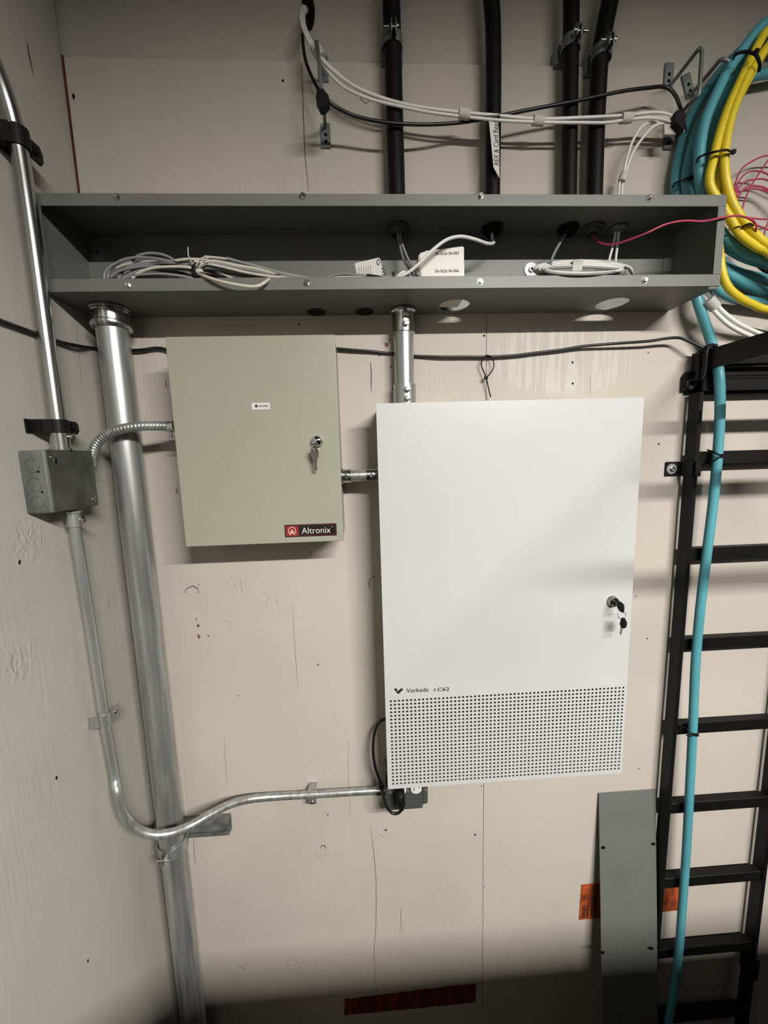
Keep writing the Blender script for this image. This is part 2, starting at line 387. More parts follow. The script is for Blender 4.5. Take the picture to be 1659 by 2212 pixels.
tt = tape('tape_strip', (P(1254,1910), P(1470,1889), P(1468,1966), P(1250,1987)), 'orange_tape', 'orange printed tape on the wall passing behind the leaning grey cover strip', [(.03,.05,.3,.45),(.03,.06,.6,.95),(.07,.09,.6,.95),(.11,.13,.05,.9),(.15,.16,.05,.95)])
bm = bm_()
for rr in (.0155, .011, .004):
    c = P(1449, 1955-5, .0014); tube(bm, [c+Vector((rr*math.cos(2*PI*k/24), 0, rr*math.sin(2*PI*k/24))) for k in range(24)], .0005, 4, closed=True)
obj('print', bm, 'tape_print', tt)

# ================================================================ WIREWAY TROUGH
TX0, TX1, TD, TZ0, TZ1 = -.5398, .6790, .125, .3025, .4585
S = .0016
tr = thing('wireway_trough', V(.07, .06, TZ0), 'long open grey metal wiring trough across the wall above both cabinets', 'trough')
HOLES = [(.1935, -.046, .0310), (.5225, -.046, .0310)]
bm = bm_(); plate_holes(bm, TX0, TX1, -TD, -.0005, Z0+TZ0, S, HOLES); obj('bottom_panel', bm, 'grey_enamel', tr)
bm = bm_(); B(bm, TX0, TX1, .0005, TD, TZ1-S, TZ1); obj('top_panel', bm, 'grey_enamel', tr)
bm = bm_(); B(bm, TX0+S, TX1-S, .0005, .002, TZ0+S, TZ1-S); obj('back_panel', bm, 'grey_enamel', tr)
bm = bm_(); B(bm, TX0, TX0+S, .0005, TD, TZ0+S, TZ1-S); obj('end_panel', bm, 'grey_enamel', tr)
bm = bm_(); B(bm, TX1-S, TX1, .0005, TD, TZ0+S, TZ1-S); obj('end_panel', bm, 'grey_enamel', tr)
bm = bm_(); B(bm, TX0, TX1, TD, TD+S, TZ1-.0195, TZ1, .0006, 1); obj('top_lip', bm, 'grey_enamel', tr)
bm = bm_(); B(bm, TX0, TX1, TD, TD+S, TZ0, TZ0+.0212, .0006, 1); obj('bottom_lip', bm, 'grey_enamel', tr)
bm = bm_(); B(bm, TX0, TX0+.0105, TD-.0002, TD+S-.0002, TZ0+.0215, TZ1-.0198); obj('side_lip', bm, 'grey_enamel', tr)
bm = bm_(); B(bm, TX1-.0150, TX1, TD-.0002, TD+S-.0002, TZ0+.0215, TZ1-.0198); obj('side_lip', bm, 'grey_enamel', tr)
bm = bm_(); B(bm, TX1-.021, TX1-.002, TD-.004, TD+.0004, TZ0-.0042, TZ0-.0006); obj('corner_tab', bm, 'grey_enamel', tr)
bm = bm_(); B(bm, TX1-.020, TX1-S, .002, .0035, TZ0+S, TZ1-S); obj('back_flange', bm, 'grey_enamel', tr)
# screws in the lips
bm = bm_(); lathe(bm, (0, 0, 0), (0, -1, 0), [(0, .0056), (.0012, .0056)], 20); lathe(bm, (0, -.0012, 0), (0, -1, 0), [(0, .0042), (.0035, .0042), (.0042, .0036)], 6)
box(bm, (-.003, -.0054, -.0005), (.003, -.0049, .0005)); SCREW = proto('lip_screw', bm, 'zinc')
for (x, y) in ((253,425),(654,424),(1038,424),(1402,427),(276,616),(663,611),(1037,609),(1392,606)):
    stamp(SCREW, 'screw', tr, P(x, y, TD+S), (0, random.random()*3, 0))
# round plugs in the bottom
for (x, y) in ((683, 673), (788, 673)):
    p = P(x, y, .021); p.z = Z0+TZ0
    bm = bm_(); lathe(bm, p, (0, 0, -1), [(0, .019), (.0012, .019), (.0022, .0165), (.0012, .014)], 26); obj('knockout_plug', bm, 'black_rubber', tr, 'black round plug')
for (x, y) in ((1147, 583), (213, 548)):
    p = P(x, y, .0026)
    bm = bm_(); lathe(bm, p, (0, -1, 0), [(0, .0145), (.0014, .0145), (.0015, .006), (.0050, .0055), (.0052, .002)], 26); obj('mounting_washer', bm, 'washer_steel', tr)
    bm = bm_(); lathe(bm, p+Vector((0, -.0052, 0)), (0, -1, 0), [(0, .0028), (.0004, .0028)], 8); obj('screw_recess', bm, 'hole_dark', tr)

# ================================================================ CONDUITS ABOVE THE TROUGH
def ext(a, b, t): return a+(b-a)*t
def clamp(px, py, p, r, lab, side=1, turn=0.0):
    t = thing('pipe_clamp', p, lab, 'clamp', 'clamps on the black conduits above the trough')
    bm = bm_(); ro = r+.0022; n = 26; a0 = -PI/2+.22; 
    for sgn in (1, -1):
        pts = [Vector((p.x+ro*math.cos(PI/2-sgn*(PI-.2)*i/n+0), p.y+ro*math.sin(PI/2-sgn*(PI-.2)*i/n), p.z)) for i in range(n+1)]
        strap(bm, pts, .020, (0, 0, 1), .0015)
    obj('band', bm, 'galvanised_dull', t)
    for s in (-1, 1):
        bm = bm_(); x = p.x+s*.0035
        prism(bm, [(x, p.y-ro+.001, p.z-.012), (x, p.y-ro-.013, p.z-.009), (x, p.y-ro-.016, p.z), (x, p.y-ro-.013, p.z+.011), (x, p.y-ro+.001, p.z+.014)], (s*.0014, 0, 0))
        obj('ear', bm, 'galvanised_dull', t)
    bm = bm_(); y = p.y-ro-.009
    lathe(bm, (p.x-side*.006, y, p.z), (side, 0, 0), [(-.003, .0052), (0, .0052), (.0001, .0024), (.024, .0024)], 12)
    lathe(bm, (p.x+side*.0052, y, p.z), (side, 0, 0), [(0, .005), (.0035, .005)], 6); obj('bolt', bm, 'zinc', t)
    bm = bm_(); B(bm, p.x-.021, p.x+.021, -.011, max(.004, -p.y-r-.0025), p.z-Z0-.016, p.z-Z0+.016); obj('strut_piece', bm, 'galvanised_dull', t)
PIPES = [('pipe1', [(845,0),(848,100),(857,414)], .0168, (848,93), -1, 'black conduit rising from the trough at its left, first of four from the left'),
         ('pipe2', [(1061,0),(1065,60),(1066,200),(1064,414)], .0148, None, 1, 'black conduit carrying a handwritten white flag label'),
         ('pipe3', [(1234,0),(1233,100),(1229,414)], .0146, (1234,98), 1, 'straight black conduit just left of the leaning black conduit'),
         ('pipe4', [(1318,0),(1304,70),(1296,125),(1289,250),(1284,414)], .0156, (1300,118), -1, 'rightmost black conduit, leaning outward to the right at its top')]
for nm, pp, r, cl, sd, lab in PIPES:
    pts = [P(x, y, .030) for x, y in pp]
    top = ext(pts[1], pts[0], (Z0+ZC-.002-pts[1].z)/(pts[0].z-pts[1].z)); bot = ext(pts[-2], pts[-1], 1.0)
    foot = pts[-1].copy(); k = (Z0+TZ1+.003-pts[-1].z)/(pts[-2].z-pts[-1].z); foot = pts[-1]+(pts[-2]-pts[-1])*k
    t = thing('black_conduit', foot, lab, 'conduit', 'black conduits entering the top of the trough')
    path = [top]+smooth_path(pts, 8)+[foot]
    bm = bm_(); tube(bm, path, r, 28); obj('pipe', bm, 'black_enamel', t)
    bm = bm_(); lathe(bm, foot-Vector((0, 0, .004)), (0, 0, 1), [(0, r+.005), (.006, r+.005), (.007, r+.003), (.035, r+.003), (.036, r)], 28); obj('connector', bm, 'black_enamel', t)
    f2 = Vector((foot.x, foot.y, Z0+TZ1-S))
    bm = bm_(); lathe(bm, f2, (0, 0, -1), [(0, r+.0015), (.002, r+.006), (.006, r+.006), (.0065, r), (.014, r-.001), (.0142, r-.004), (.003, r-.004)], 28)
    obj('locknut', bm, 'black_rubber' if nm in ('pipe2', 'pipe3') else 'dark_grey_enamel', t)
    if cl:
        y = cl[1]; c = P(cl[0], y, .030)
        clamp(*cl, c, r, {'pipe1': 'galvanised clamp with bolt on the leftmost black conduit', 'pipe3': 'galvanised clamp with bolt sticking right, on the second black conduit from the right', 'pipe4': 'galvanised clamp on the leaning rightmost black conduit'}[nm], sd)
# white cable connector on the trough top
q = P(1338, 414, .030); q.z = Z0+TZ1
c = thing('cable_connector', q, 'small metal cable connector in the trough top under the two white cables', 'connector')
bm = bm_(); lathe(bm, q, (0, 0, 1), [(0, .014), (.004, .014), (.005, .011), (.020, .011)], 20); obj('body', bm, 'galvanised_dull', c)
bm = bm_(); lathe(bm, q-Vector((0, 0, S)), (0, 0, -1), [(0, .012), (.002, .017), (.006, .017), (.007, .010), (.010, .010)], 10); obj('locknut', bm, 'galvanised_dull', c)
# handwritten flag
fl = thing('flag_label', P(1070, 265, .05), 'white paper flag label with handwriting on the second black conduit', 'label')
bm = bm_(); A = [P(1056,262,.0535), P(1076,264,.0535), P(1078,300,.0535), P(1079,385,.0535), P(1066,362,.0535), P(1060,300,.0535)]
prism(bm, A, (0, -.0003, 0)); obj('paper', bm, 'paper', fl)
text('handwriting', 'REX & Card Reader', P(1078, 357, .0540), .086, .0095, 'ink', fl, PI/2+.04, shear=.2)

# ================================================================ WALL CABLE RINGS
def ring(label, plates, rods, tilt=0.0):
    t = thing('cable_ring', plates[0], label, 'cable ring', 'metal cable rings screwed to the wall')
    for i, p in enumerate(plates):
        bm = bm_(); q = [Vector((a, -.0005, b)) for a, b in ((-.009, -.0215), (.009, -.0215), (.009, .0215), (-.009, .0215))]
        R = Matrix.Rotation(tilt, 3, 'Y'); base = 0.0 if p.z < Z0+ZT else -.0115
        prism(bm, [R @ v+Vector((p.x, -base, p.z)) for v in q], (0, -.004, 0)); pl = obj('plate', bm, 'galvanised_dull', t)
        for dz in (-.011, .001):
            c = R @ Vector((0, 0, dz)); bm = bm_(); lathe(bm, (p.x+c.x, -base-.0045, p.z+c.z), (0, -1, 0), [(0, .0032), (.0006, .0032)], 10); obj('screw_hole', bm, 'hole_dark', pl)
    bm = bm_(); tube(bm, smooth_path(rods, 5), .0034, 10); obj('rod', bm, 'galvanised_dull', t)
ring('metal cable ring left of the black conduits, black strap wrapped on it', [P(699, 152), P(704, 296)],
     [P(697,168,.004), P(696,150,.02), P(684,98,.07), P(685,96,.078), P(690,140,.088), P(694,190,.092), P(697,206,.085), P(702,262,.02), P(703,275,.004)])
ring('metal cable ring at the upper right with a tall triangular rod, beside the cable coil', [P(1442, 166), P(1441, 300)],
     [P(1447,184,.004), P(1455,176,.015), P(1503,114,.075), P(1512,106,.082), P(1516,116,.084), P(1513,160,.084), P(1510,200,.084), P(1500,214,.075), P(1470,246,.03), P(1450,285,.004)])
ring('tilted metal cable ring mostly hidden behind the teal cable coil', [P(1484, 188)],
     [P(1488,204,.004), P(1500,195,.012), P(1540,148,.055), P(1556,130,.07), P(1572,132,.075), P(1582,150,.07), P(1590,200,.03)], -.35)

# ================================================================ CABLES ALONG THE WALL (upper)
def cable(name, pts, r, m, label, group=None, cat='cable', n=6, seg=10, parent=None):
    bm = bm_(); tube(bm, smooth_path(pts, n), r, seg)
    if parent is not None: return obj(name, bm, m, parent)
    return single(name, bm, m, label, cat, group)
WG = 'white cables strung between the wall rings'
def pp(lst): return [P(*q) for q in lst]
inh = P(664, 30, -.02)
cable('white_cable', [inh]+pp([(656,14,.015),(650,34,.04),(655,62,.05),(672,98,.055),(692,124,.058),(716,150,.058),(765,186,.055),(830,213,.052),(905,231,.052),(1000,243,.052),(1080,250,.052),(1163,257,.052),(1260,254,.052),(1353,249,.052),(1410,243,.052),(1445,248,.05),(1462,262,.045),(1478,285,.03)]), .0028, 'white_jacket', 'upper white cable of the sagging bundle that runs from wall hole to right ring', WG)
cable('white_cable', [inh]+pp([(660,16,.012),(656,36,.036),(660,62,.045),(678,100,.05),(698,128,.052),(722,152,.052),(768,188,.05),(832,217,.048),(905,236,.048),(1000,248,.048),(1080,256,.048),(1163,260,.048),(1260,258,.048),(1353,254,.048),(1412,249,.048),(1450,258,.045),(1466,275,.03)]), .0028, 'white_jacket', 'second white cable of the sagging bundle, just under the upper one', WG)
cable('white_cable', [inh]+pp([(662,22,.01),(654,44,.036),(660,74,.046),(676,106,.05),(694,134,.054),(720,168,.054),(752,194,.053),(800,214,.053),(860,229,.053),(930,243,.053),(1003,252,.053),(1080,260,.053),(1163,264,.053),(1240,265,.053),(1310,265,.053),(1353,259,.053),(1405,255,.052),(1446,263,.048),(1466,285,.03)]), .0027, 'white_jacket', 'lowest white cable, hanging slightly apart from the sagging bundle', WG)
cable('white_cable', pp([(1474,290,.02),(1456,272,.035),(1436,266,.045),(1410,275,.048),(1385,302,.046),(1366,332,.042),(1354,365,.036),(1348,385,.032),(1344,405,.030),(1343,420,.030)])+[V(P(1341,420,.030).x, .03, TZ1-.012), V(P(1341,420,.030).x-.004, .03, .40), V(P(1341,420,.030).x-.014, .04, .345), V(P(1341,420,.03).x-.03, .055, .325)], .0026, 'white_jacket', 'right one of two white cables dropping from the right ring into the trough', 'white cables dropping into the trough')
cable('white_cable', pp([(1474,298,.015),(1446,270,.03),(1410,264,.042),(1385,276,.046),(1366,306,.044),(1354,342,.038),(1347,372,.034),(1340,388,.032),(1337,405,.030),(1336,420,.030)])+[V(P(1334,420,.030).x, .03, TZ1-.012), V(P(1334,420,.030).x-.010, .03, .40), V(P(1334,420,.030).x-.028, .04, .345), V(P(1334,420,.03).x-.05, .055, .325)], .0026, 'white_jacket', 'left one of two white cables dropping from the right ring into the trough', 'white cables dropping into the trough')
cable('black_cable', pp([(664,40,-.01),(655,70,.03),(655,98,.042),(660,130,.05),(672,163,.06),(686,190,.072),(698,207,.08),(722,229,.075),(760,248,.062),(805,260,.058),(860,267,.056),(930,269,.050),(1000,264,.043),(1060,254,.0515),(1150,236,.0495),(1240,219,.0495),(1340,198,.0495),(1400,190,.045),(1436,188,.04),(1456,202,.042),(1468,228,.044),(1473,250,.044),(1480,285,.03)]), .0031, 'black_jacket', 'black cable sagging below the white bundle at the top', None)
def wrap(px, py, d, L, r, ang, m, label, group=None, name='cable_wrap', cat='cable strap'):
    c = P(px, py, d); ax = Vector((math.cos(ang), 0, math.sin(ang)))
    bm = bm_(); lathe(bm, c-ax*L/2, ax, [(0, r*.8), (0, r), (L*.5, r*1.05), (L, r), (L, r*.8)], 18); return single(name, bm, m, label, cat, group)
VG = 'white hook and loop straps on the cables'
wrap(687, 113, .056, .022, .0095, -1.0, 'velcro_white', 'white strap around the cables at the left wall ring', VG)
wrap(1003, 246, .052, .0205, .0085, -.12, 'velcro_white', 'white strap on the sagging bundle between the first two black conduits', VG)
wrap(1163, 261, .051, .0205, .0080, -.05, 'velcro_white', 'white strap on the bundle just left of the third black conduit', VG)
wrap(1353, 255, .051, .0205, .0085, .06, 'velcro_white', 'white strap on the bundle right of the leaning black conduit', VG)
wrap(1346, 382, .033, .018, .0068, 1.25, 'velcro_white', 'small white strap on the two cables dropping into the trough', VG)
bm = bm_(); prism(bm, pp([(1435,268,.05),(1470,268,.05),(1468,290,.048),(1436,290,.048)]), (0, .006, 0)); single('cable_wrap', bm, 'velcro_white', 'flat white strap folded over the lower plate of the right ring', 'cable strap', VG)
bm = bm_(); prism(bm, pp([(684,196,.097),(697,190,.097),(710,206,.097),(711,217,.097),(700,229,.097),(691,229,.097),(682,211,.097)]), (0, .018, 0)); single('cable_wrap', bm, 'black_rubber', 'black strap tying the black cable to the left ring', 'cable strap')
bm = bm_(); prism(bm, pp([(1462,238,.062),(1478,237,.062),(1482,250,.062),(1478,282,.062),(1468,270,.062),(1459,262,.062)]), (0, .02, 0)); single('cable_wrap', bm, 'black_rubber', 'black strap at the right ring where all cables meet', 'cable strap')

# ================================================================ CABLE COIL AT RIGHT
coil = thing('cable_coil', P(1659, 360, .05), 'large hanging coil of thick teal cable at the right edge', 'cable')
OFF = [(1735,12),(1810,50),(1858,160),(1870,320),(1850,460),(1800,560),(1735,600)]
def loop(name, vis, d, r, m, parent, off=OFF, sx=0, sy=0):
    """vis: from the bottom exit round the left to the top exit"""
    pts = [P(x, y, dd if (dd := (q[0] if q else d)) else d) for (x, y, *q) in vis]+[P(x+sx, y+sy, d) for x, y in off]
    bm = bm_(); tube(bm, smooth_path(pts, 5, True), r, 14, closed=True); return obj(name, bm, m, parent)
loop('cable_loop', [(1659,600),(1600,590),(1548,562),(1504,515),(1474,462),(1459,400),(1467,343),(1481,282),(1502,235),(1532,190),(1570,140),(1615,98),(1665,55)], .022, .0092, 'teal_jacket', coil)
loop('cable_loop', [(1659,630),(1626,620),(1592,603),(1560,580),(1528,535),(1503,480),(1483,400),(1490,343),(1507,280),(1528,238),(1558,190),(1592,140),(1625,100),(1665,65)], .040, .0092, 'teal_jacket', coil, sy=20)
loop('cable_loop', [(1659,563),(1625,552),(1590,533),(1562,508),(1532,462),(1514,400),(1511,335),(1522,266),(1545,208),(1572,154),(1600,115),(1631,73),(1661,47)], .075, .0092, 'teal_jacket', coil)
loop('cable_loop', [(1659,572),(1620,560),(1588,545),(1560,520),(1540,470),(1524,420),(1521,370),(1526,330),(1538,289),(1556,235),(1580,181),(1605,137),(1640,90),(1668,62)], .060, .0090, 'teal_jacket', coil)
loop('cable_loop', [(1659,655),(1610,648),(1575,640),(1545,618),(1515,560),(1500,480),(1500,400),(1506,330),(1525,270),(1550,215),(1580,185),(1620,168),(1660,158)], .030, .0090, 'teal_jacket', coil, [(1760,150),(1850,220),(1890,340),(1880,500),(1830,610),(1735,660)])
yc = thing('cable_coil', P(1659, 300, .08), 'coil of thick yellow cable tied in front of the teal coil', 'cable')
loop('cable_loop', [(1659,545),(1636,535),(1600,508),(1578,474),(1556,440),(1536,408),(1533,380),(1541,344),(1554,289),(1572,235),(1592,190),(1617,137),(1639,94),(1661,64)], .095, .0074, 'yellow_jacket', yc)
loop('cable_loop', [(1659,531),(1643,518),(1613,487),(1590,454),(1575,418),(1567,380),(1565,350),(1567,316),(1577,262),(1595,210),(1616,163),(1632,140),(1661,98)], .100, .0074, 'yellow_jacket', yc)
loop('cable_loop', [(1659,669),(1626,658),(1596,642),(1573,621),(1560,590),(1553,540),(1549,480),(1551,400),(1552,350),(1562,300),(1585,235),(1612,180),(1640,130),(1668,90)], .084, .0074, 'yellow_jacket', yc, off=[(1740,50),(1820,80),(1868,190),(1885,340),(1870,490),(1820,610),(1740,672)])
TG = 'black cable ties round the coil'
def tie(label, pts, r=.0022, head=None, group=TG, seg=8):
    t = thing('cable_tie', pts[0], label, 'cable tie', group)
    bm = bm_(); tube(bm, smooth_path(pts, 6), r, seg, flat=(.55, 1.2)); obj('strap', bm, 'black_rubber', t)
    if head is not None:
        bm = bm_(); h = head; box(bm, h-Vector((.0038, .003, .0034)), h+Vector((.0038, .003, .0034)), .0008, 1); obj('head', bm, 'black_rubber', t)
    return t
tie('black cable tie around teal and yellow cables near the top of the coil', pp([(1583,128,.09),(1590,117,.105),(1606,112,.109),(1624,114,.116),(1634,120,.118),(1641,138,.116),(1639,155,.108)]), head=P(1634,111,.119))
tie('black cable tie around teal and yellow cables halfway up the coil', pp([(1504,352,.075),(1508,342,.088),(1522,334,.094),(1545,328,.110),(1568,324,.114),(1580,328,.113)]), head=P(1584,328,.113))
tie('black cable tie on the two outer teal strands just above the trough', pp([(1453,405,.03),(1456,397,.038),(1470,391,.050),(1488,384,.054),(1494,383,.054)]), head=P(1492,384,.055))
tie('black cable tie on the yellow strands beside the trough end', pp([(1604,490,.100),(1610,486,.112),(1620,483,.113),(1628,488,.11)]), r=.0012)

# pink wires
pk = thing('wire_coil', P(1640, 400, .03), 'loose loops of thin pink wire inside the teal coil at right', 'wire')
for lst in ([(1584,440),(1588,400),(1600,368),(1622,350),(1660,336),(1720,345),(1740,420),(1680,470),(1610,470)], [(1586,430),(1596,392),(1616,372),(1640,370),(1664,380),(1720,420),(1690,500),(1600,470)],
            [(1588,425),(1602,398),(1628,388),(1664,392),(1730,440),(1680,520)], [(1590,432),(1610,406),(1636,402),(1664,414),(1720,470)], [(1660,345),(1640,374),(1618,410),(1603,452),(1596,480)], [(1592,425),(1604,412),(1630,408),(1664,420),(1720,490)],[(1665,470),(1652,500),(1650,540)]):
    bm = bm_(); tube(bm, smooth_path([P(x, y, .028) for x, y in lst], 6), .0016, 8); obj('wire', bm, 'pink_wire', pk)
cable('dark_red_cable', pp([(1600,530,.03),(1628,560,.04),(1659,585,.05),(1720,600,.05)]), .0052, 'red_caulk', 'short piece of dark red cable under the teal coil')
cable('pink_wire', pp([(1282,510,.03),(1288,520,.04),(1300,526,.06),(1325,528,.085),(1362,517,.11),(1400,502,.128),(1440,484,.134),(1480,477,.134),(1520,478,.134),(1560,470,.132),(1592,466,.128),(1612,470,.122),(1628,478,.115),(1634,490,.112),(1632,502,.105)]), .0018, 'pink_wire', 'single pink wire running from inside the trough over its right end', cat='wire')

# ================================================================ INSIDE THE TROUGH
TB = TZ0+S
# left bundle
lb = thing('cable_bundle', P(420, 600, .07), 'tangled bundle of grey and cream cables lying in the left of the trough', 'cable')
D1 = .07
gl = [([(232,604),(240,580),(270,568),(330,565),(380,575),(425,592),(470,606)], 'grey_jacket'), ([(240,600),(262,586),(320,577),(380,583),(420,596)], 'grey_jacket'),
      ([(285,566),(300,554),(328,549),(360,555),(385,570),(420,588)], 'grey_jacket'), ([(252,582),(270,574),(310,567),(350,568),(385,578),(430,596)], 'cream_jacket'),
      ([(262,606),(290,588),(330,583),(370,588),(418,602)], 'grey_jacket'), ([(266,604),(300,596),(350,594),(400,600),(425,606)], 'grey_jacket'), ([(225,606),(228,590),(245,574),(280,560),(330,560),(390,572),(440,592)], 'grey_jacket'),
      ([(270,606),(310,602),(360,601),(400,606)], 'cream_jacket'), ([(260,604),(280,592),(330,590),(380,594),(422,604)], 'grey_jacket'), ([(300,578),(330,572),(370,577),(415,592),(450,604)],'grey_jacket'),
      ([(380,565),(410,562),(450,566),(500,582),(540,600)], 'cream_jacket'), ([(400,570),(440,574),(490,588),(530,604)], 'grey_jacket'), ([(440,557),(480,562),(530,576),(580,592),(640,606)], 'cream_jacket'),
      ([(425,574),(450,566),(500,576),(560,590),(640,604)], 'grey_jacket'), ([(420,566),(470,578),(520,592),(580,603)], 'cream_jacket'), ([(435,575),(460,586),(480,598),(495,606)], 'cream_jacket'),
      ([(430,572),(470,582),(530,598),(560,606)], 'grey_jacket'), ([(430,580),(455,592),(475,604)], 'cream_jacket'), ([(420,592),(470,600),(520,600),(580,605)], 'grey_jacket'), ([(480,560),(540,580),(600,598),(650,605)], 'grey_jacket')]
for k in range(12):
    x0_ = 236+random.random()*50; y_ = 562+random.random()*34
    gl.append(([(x0_, 607), (x0_+14, y_+14), (x0_+50, y_+2), (x0_+110, y_), (x0_+150, y_+8), (424, 588+random.random()*12)], random.choice(['grey_jacket', 'grey_jacket', 'cream_jacket'])))
    y_ = 560+random.random()*22
    gl.append(([(424, 584), (450, y_+4), (500, y_+14), (545, y_+24), (590+random.random()*30, 607)], random.choice(['grey_jacket', 'cream_jacket', 'cream_jacket'])))
for i, (l, m) in enumerate(gl):
    dd = .04+.055*((i*7) % 9)/8
    bm = bm_(); tube(bm, smooth_path([P(424+(x-424)*(1.0 if x < 424 else 1.18), y-2, dd) for x, y in l], 6), .0026, 9); obj('cable_strand', bm, m, lb)
cable('loose_cable', pp([(428,592,.10),(440,596,.128),(470,606,.138),(505,614,.142),(540,619,.142),(560,617,.140),(575,608,.135),(584,600,.118)]), .0028, 'cream_jacket', 'cream cable end drooping over the front lip of the trough')
bm = bm_(); tube(bm, smooth_path(pp([(406,534,.09),(407,552,.09),(414,566,.095),(423,574,.1),(430,562,.1),(440,556,.1),(450,558,.095)]), 5), .0011, 7); single('tie_wire', bm, 'cream_jacket', 'thin pale twist wire standing up from the left cable bundle', 'wire')
bm = bm_(); c = P(425, 588, .095); tube(bm, [c+Vector((.004*math.sin(2*PI*k/16), .006*math.sin(2*PI*k/16), .011*math.cos(2*PI*k/16))) for k in range(16)], .0032, 8, closed=True); single('cable_tie', bm, 'black_rubber', 'black tie cinching the left cable bundle in the trough', 'cable tie')
# middle: tag, tape, white box, wires
tg = thing('hang_tag', P(800, 600, .085), 'white printed tag leaning inside the trough near its middle', 'tag')
bm = bm_(); q = pp([(766,570,.06),(769,568,.06),(817,557,.06),(821,559,.06),(833,608,.06),(776,616,.06)]); prism(bm, q, (0, -.0006, 0)); obj('card', bm, 'paper', tg)
text('print', 'WESCO', P(822, 577, .0608), .043, .008, 'ink', tg, -PI/2+.22, bold=.02)
bm = bm_(); c = P(817, 566, .0612); tube(bm, [c+Vector((.0026*math.cos(2*PI*k/16), 0, .0048*math.sin(2*PI*k/16))) for k in range(16)], .0007, 5, closed=True); obj('print', bm, 'ink', tg)
bm = bm_()
for i in range(6):
    x = 775+i*5; box(bm, P(x, 578-i*.8, .0608), P(x+1.6, 600, .0612))
obj('print', bm, 'grey_ink', tg)
cable('grey_cable', pp([(700,604,.07),(718,596,.07),(745,592,.075),(775,595,.08),(805,598,.085),(840,602,.085)]), .003, 'grey_jacket', 'grey cable entering the black tape inside the trough')
cable('white_cable', pp([(705,606,.08),(730,600,.085),(770,600,.088),(805,602,.088),(836,600,.088),(852,597,.085)]), .0028, 'cream_jacket', 'cream cable lying under the hang tag inside the trough')
bm = bm_(); prism(bm, pp([(792,591,.1),(808,593,.1),(826,596,.1),(828,603,.1),(795,604,.1)]), (0, .02, 0)); prism(bm, pp([(846,588,.1),(854,585,.1),(852,598,.1),(848,597,.1)]), (0, .002, 0)); single('tape_wrap', bm, 'black_rubber', 'scrap of black tape wrapped on the cables beside the hang tag', 'tape')
db = thing('device_box', P(950, 600, .05), 'cream plastic device box with printed numbers inside the trough', 'box')
x0 = P(905, 570, .078).x; x1 = P(1003, 570, .078).x; zt = P(985, 529, .078).z-Z0
bm = bm_(); prism(bm, [V(x0, .078, TB+.001), V(x1, .078, TB+.001), V(x1, .078, zt), V(x0+.015, .078, zt-.010), V(x0, .078, zt-.014)], (0, .05, 0)); bmesh.ops.bevel(bm, geom=bm.edges[:], offset=.0025, segments=3, affect='EDGES'); obj('case', bm, 'plastic_white', db)
bm = bm_(); prism(bm, [V(x0+.002, .078, TB+.001), V(x1-.001, .078, TB+.001), V(x1-.001, .078, P(1000,566,.083).z-Z0), P(955,568,.083)+Vector((0,.005,0)), P(938,576,.083)+Vector((0,.005,0)), V(x0+.002, .078, P(908,586,.083).z-Z0)], (0, -.005, 0)); bmesh.ops.bevel(bm, geom=bm.edges[:], offset=.0018, segments=2, affect='EDGES'); obj('lower_step', bm, 'plastic_white', db)
text('print', '06-0626 06-065', P(940, 551, .0784), .046, .0056, 'ink', db, .02)
text('print', '06-0626 06-066', P(940, 589, .0834), .046, .0056, 'ink', db, .02)
cable('white_cable', pp([(1063,505,.03),(1064,516,.034),(1066,525,.05),(1052,526,.07),(1025,517,.088),(995,511,.097),(965,518,.102),(935,540,.105),(905,570,.105),(880,590,.103),(855,602,.10)]), .0031, 'white_jacket', 'white cable arching over the device box into the second conduit', None)
for i, l in enumerate(([(858,500,.03),(862,520,.035),(872,560,.05),(890,590,.065),(897,604,.07)], [(864,500,.03),(868,525,.04),(884,565,.065),(902,592,.085),(915,604,.09)], [(853,604,.09),(862,594,.092),(872,588,.092),(880,594,.088),(893,602,.085)])):
    cable('grey_cable', pp(l), .0027, ['grey_jacket', 'grey_jacket', 'white_jacket'][i], ['left grey cable hanging from the leftmost conduit inside the trough', 'right grey cable crossing in front of the device box corner', 'small white cable loop at the foot of the device box'][i])
cable('grey_cable', pp([(1222,505,.03),(1210,524,.045),(1200,542,.06),(1192,560,.07),(1190,576,.08),(1196,586,.085),(1214,592,.09),(1240,598,.09)]), .0026, 'grey_jacket', 'thin grey cable dropping from the third conduit onto the white coil')
# right white coil
wc = thing('cable_coil', P(1255, 600, .07), 'flattened coil of white cable lying in the right of the trough', 'cable')
for i in range(16):
    a = 62*(1-.028*i)+42; b = 21-1.1*i if i < 12 else 8; cx = 1256+random.uniform(-5, 5); cy = 581+random.uniform(-2, 3); dd = .055+.004*i
    pts = [P(cx+a*math.cos(2*PI*k/18), min(606, cy+2-b*math.sin(2*PI*k/18)), dd+.016*math.sin(-2*PI*k/18)) for k in range(18)]
    bm = bm_(); tube(bm, smooth_path(pts, 3, True), .0025, 8, closed=True); obj('cable_strand', bm, 'white_jacket' if i % 4 != 3 else 'grey_jacket', wc)
bm = bm_(); c = P(1249, 577, .085); strap(bm, smooth_path(pp([(1248,562,.065),(1249,562,.085),(1248,570,.098),(1246,584,.104),(1246,590,.095)]), 5), .019, (1, 0, .05), .0012); single('cable_wrap', bm, 'velcro_white', 'white strap around the white coil inside the trough', 'cable strap', VG)
bm = bm_(); strap(bm, smooth_path(pp([(1345,578,.07),(1356,580,.088),(1364,590,.096),(1366,600,.09)]), 5), .016, (.3, .9, .2), .0012); single('cable_wrap', bm, 'velcro_white', 'white strap curling round the right end of the coil in the trough', 'cable strap', VG)

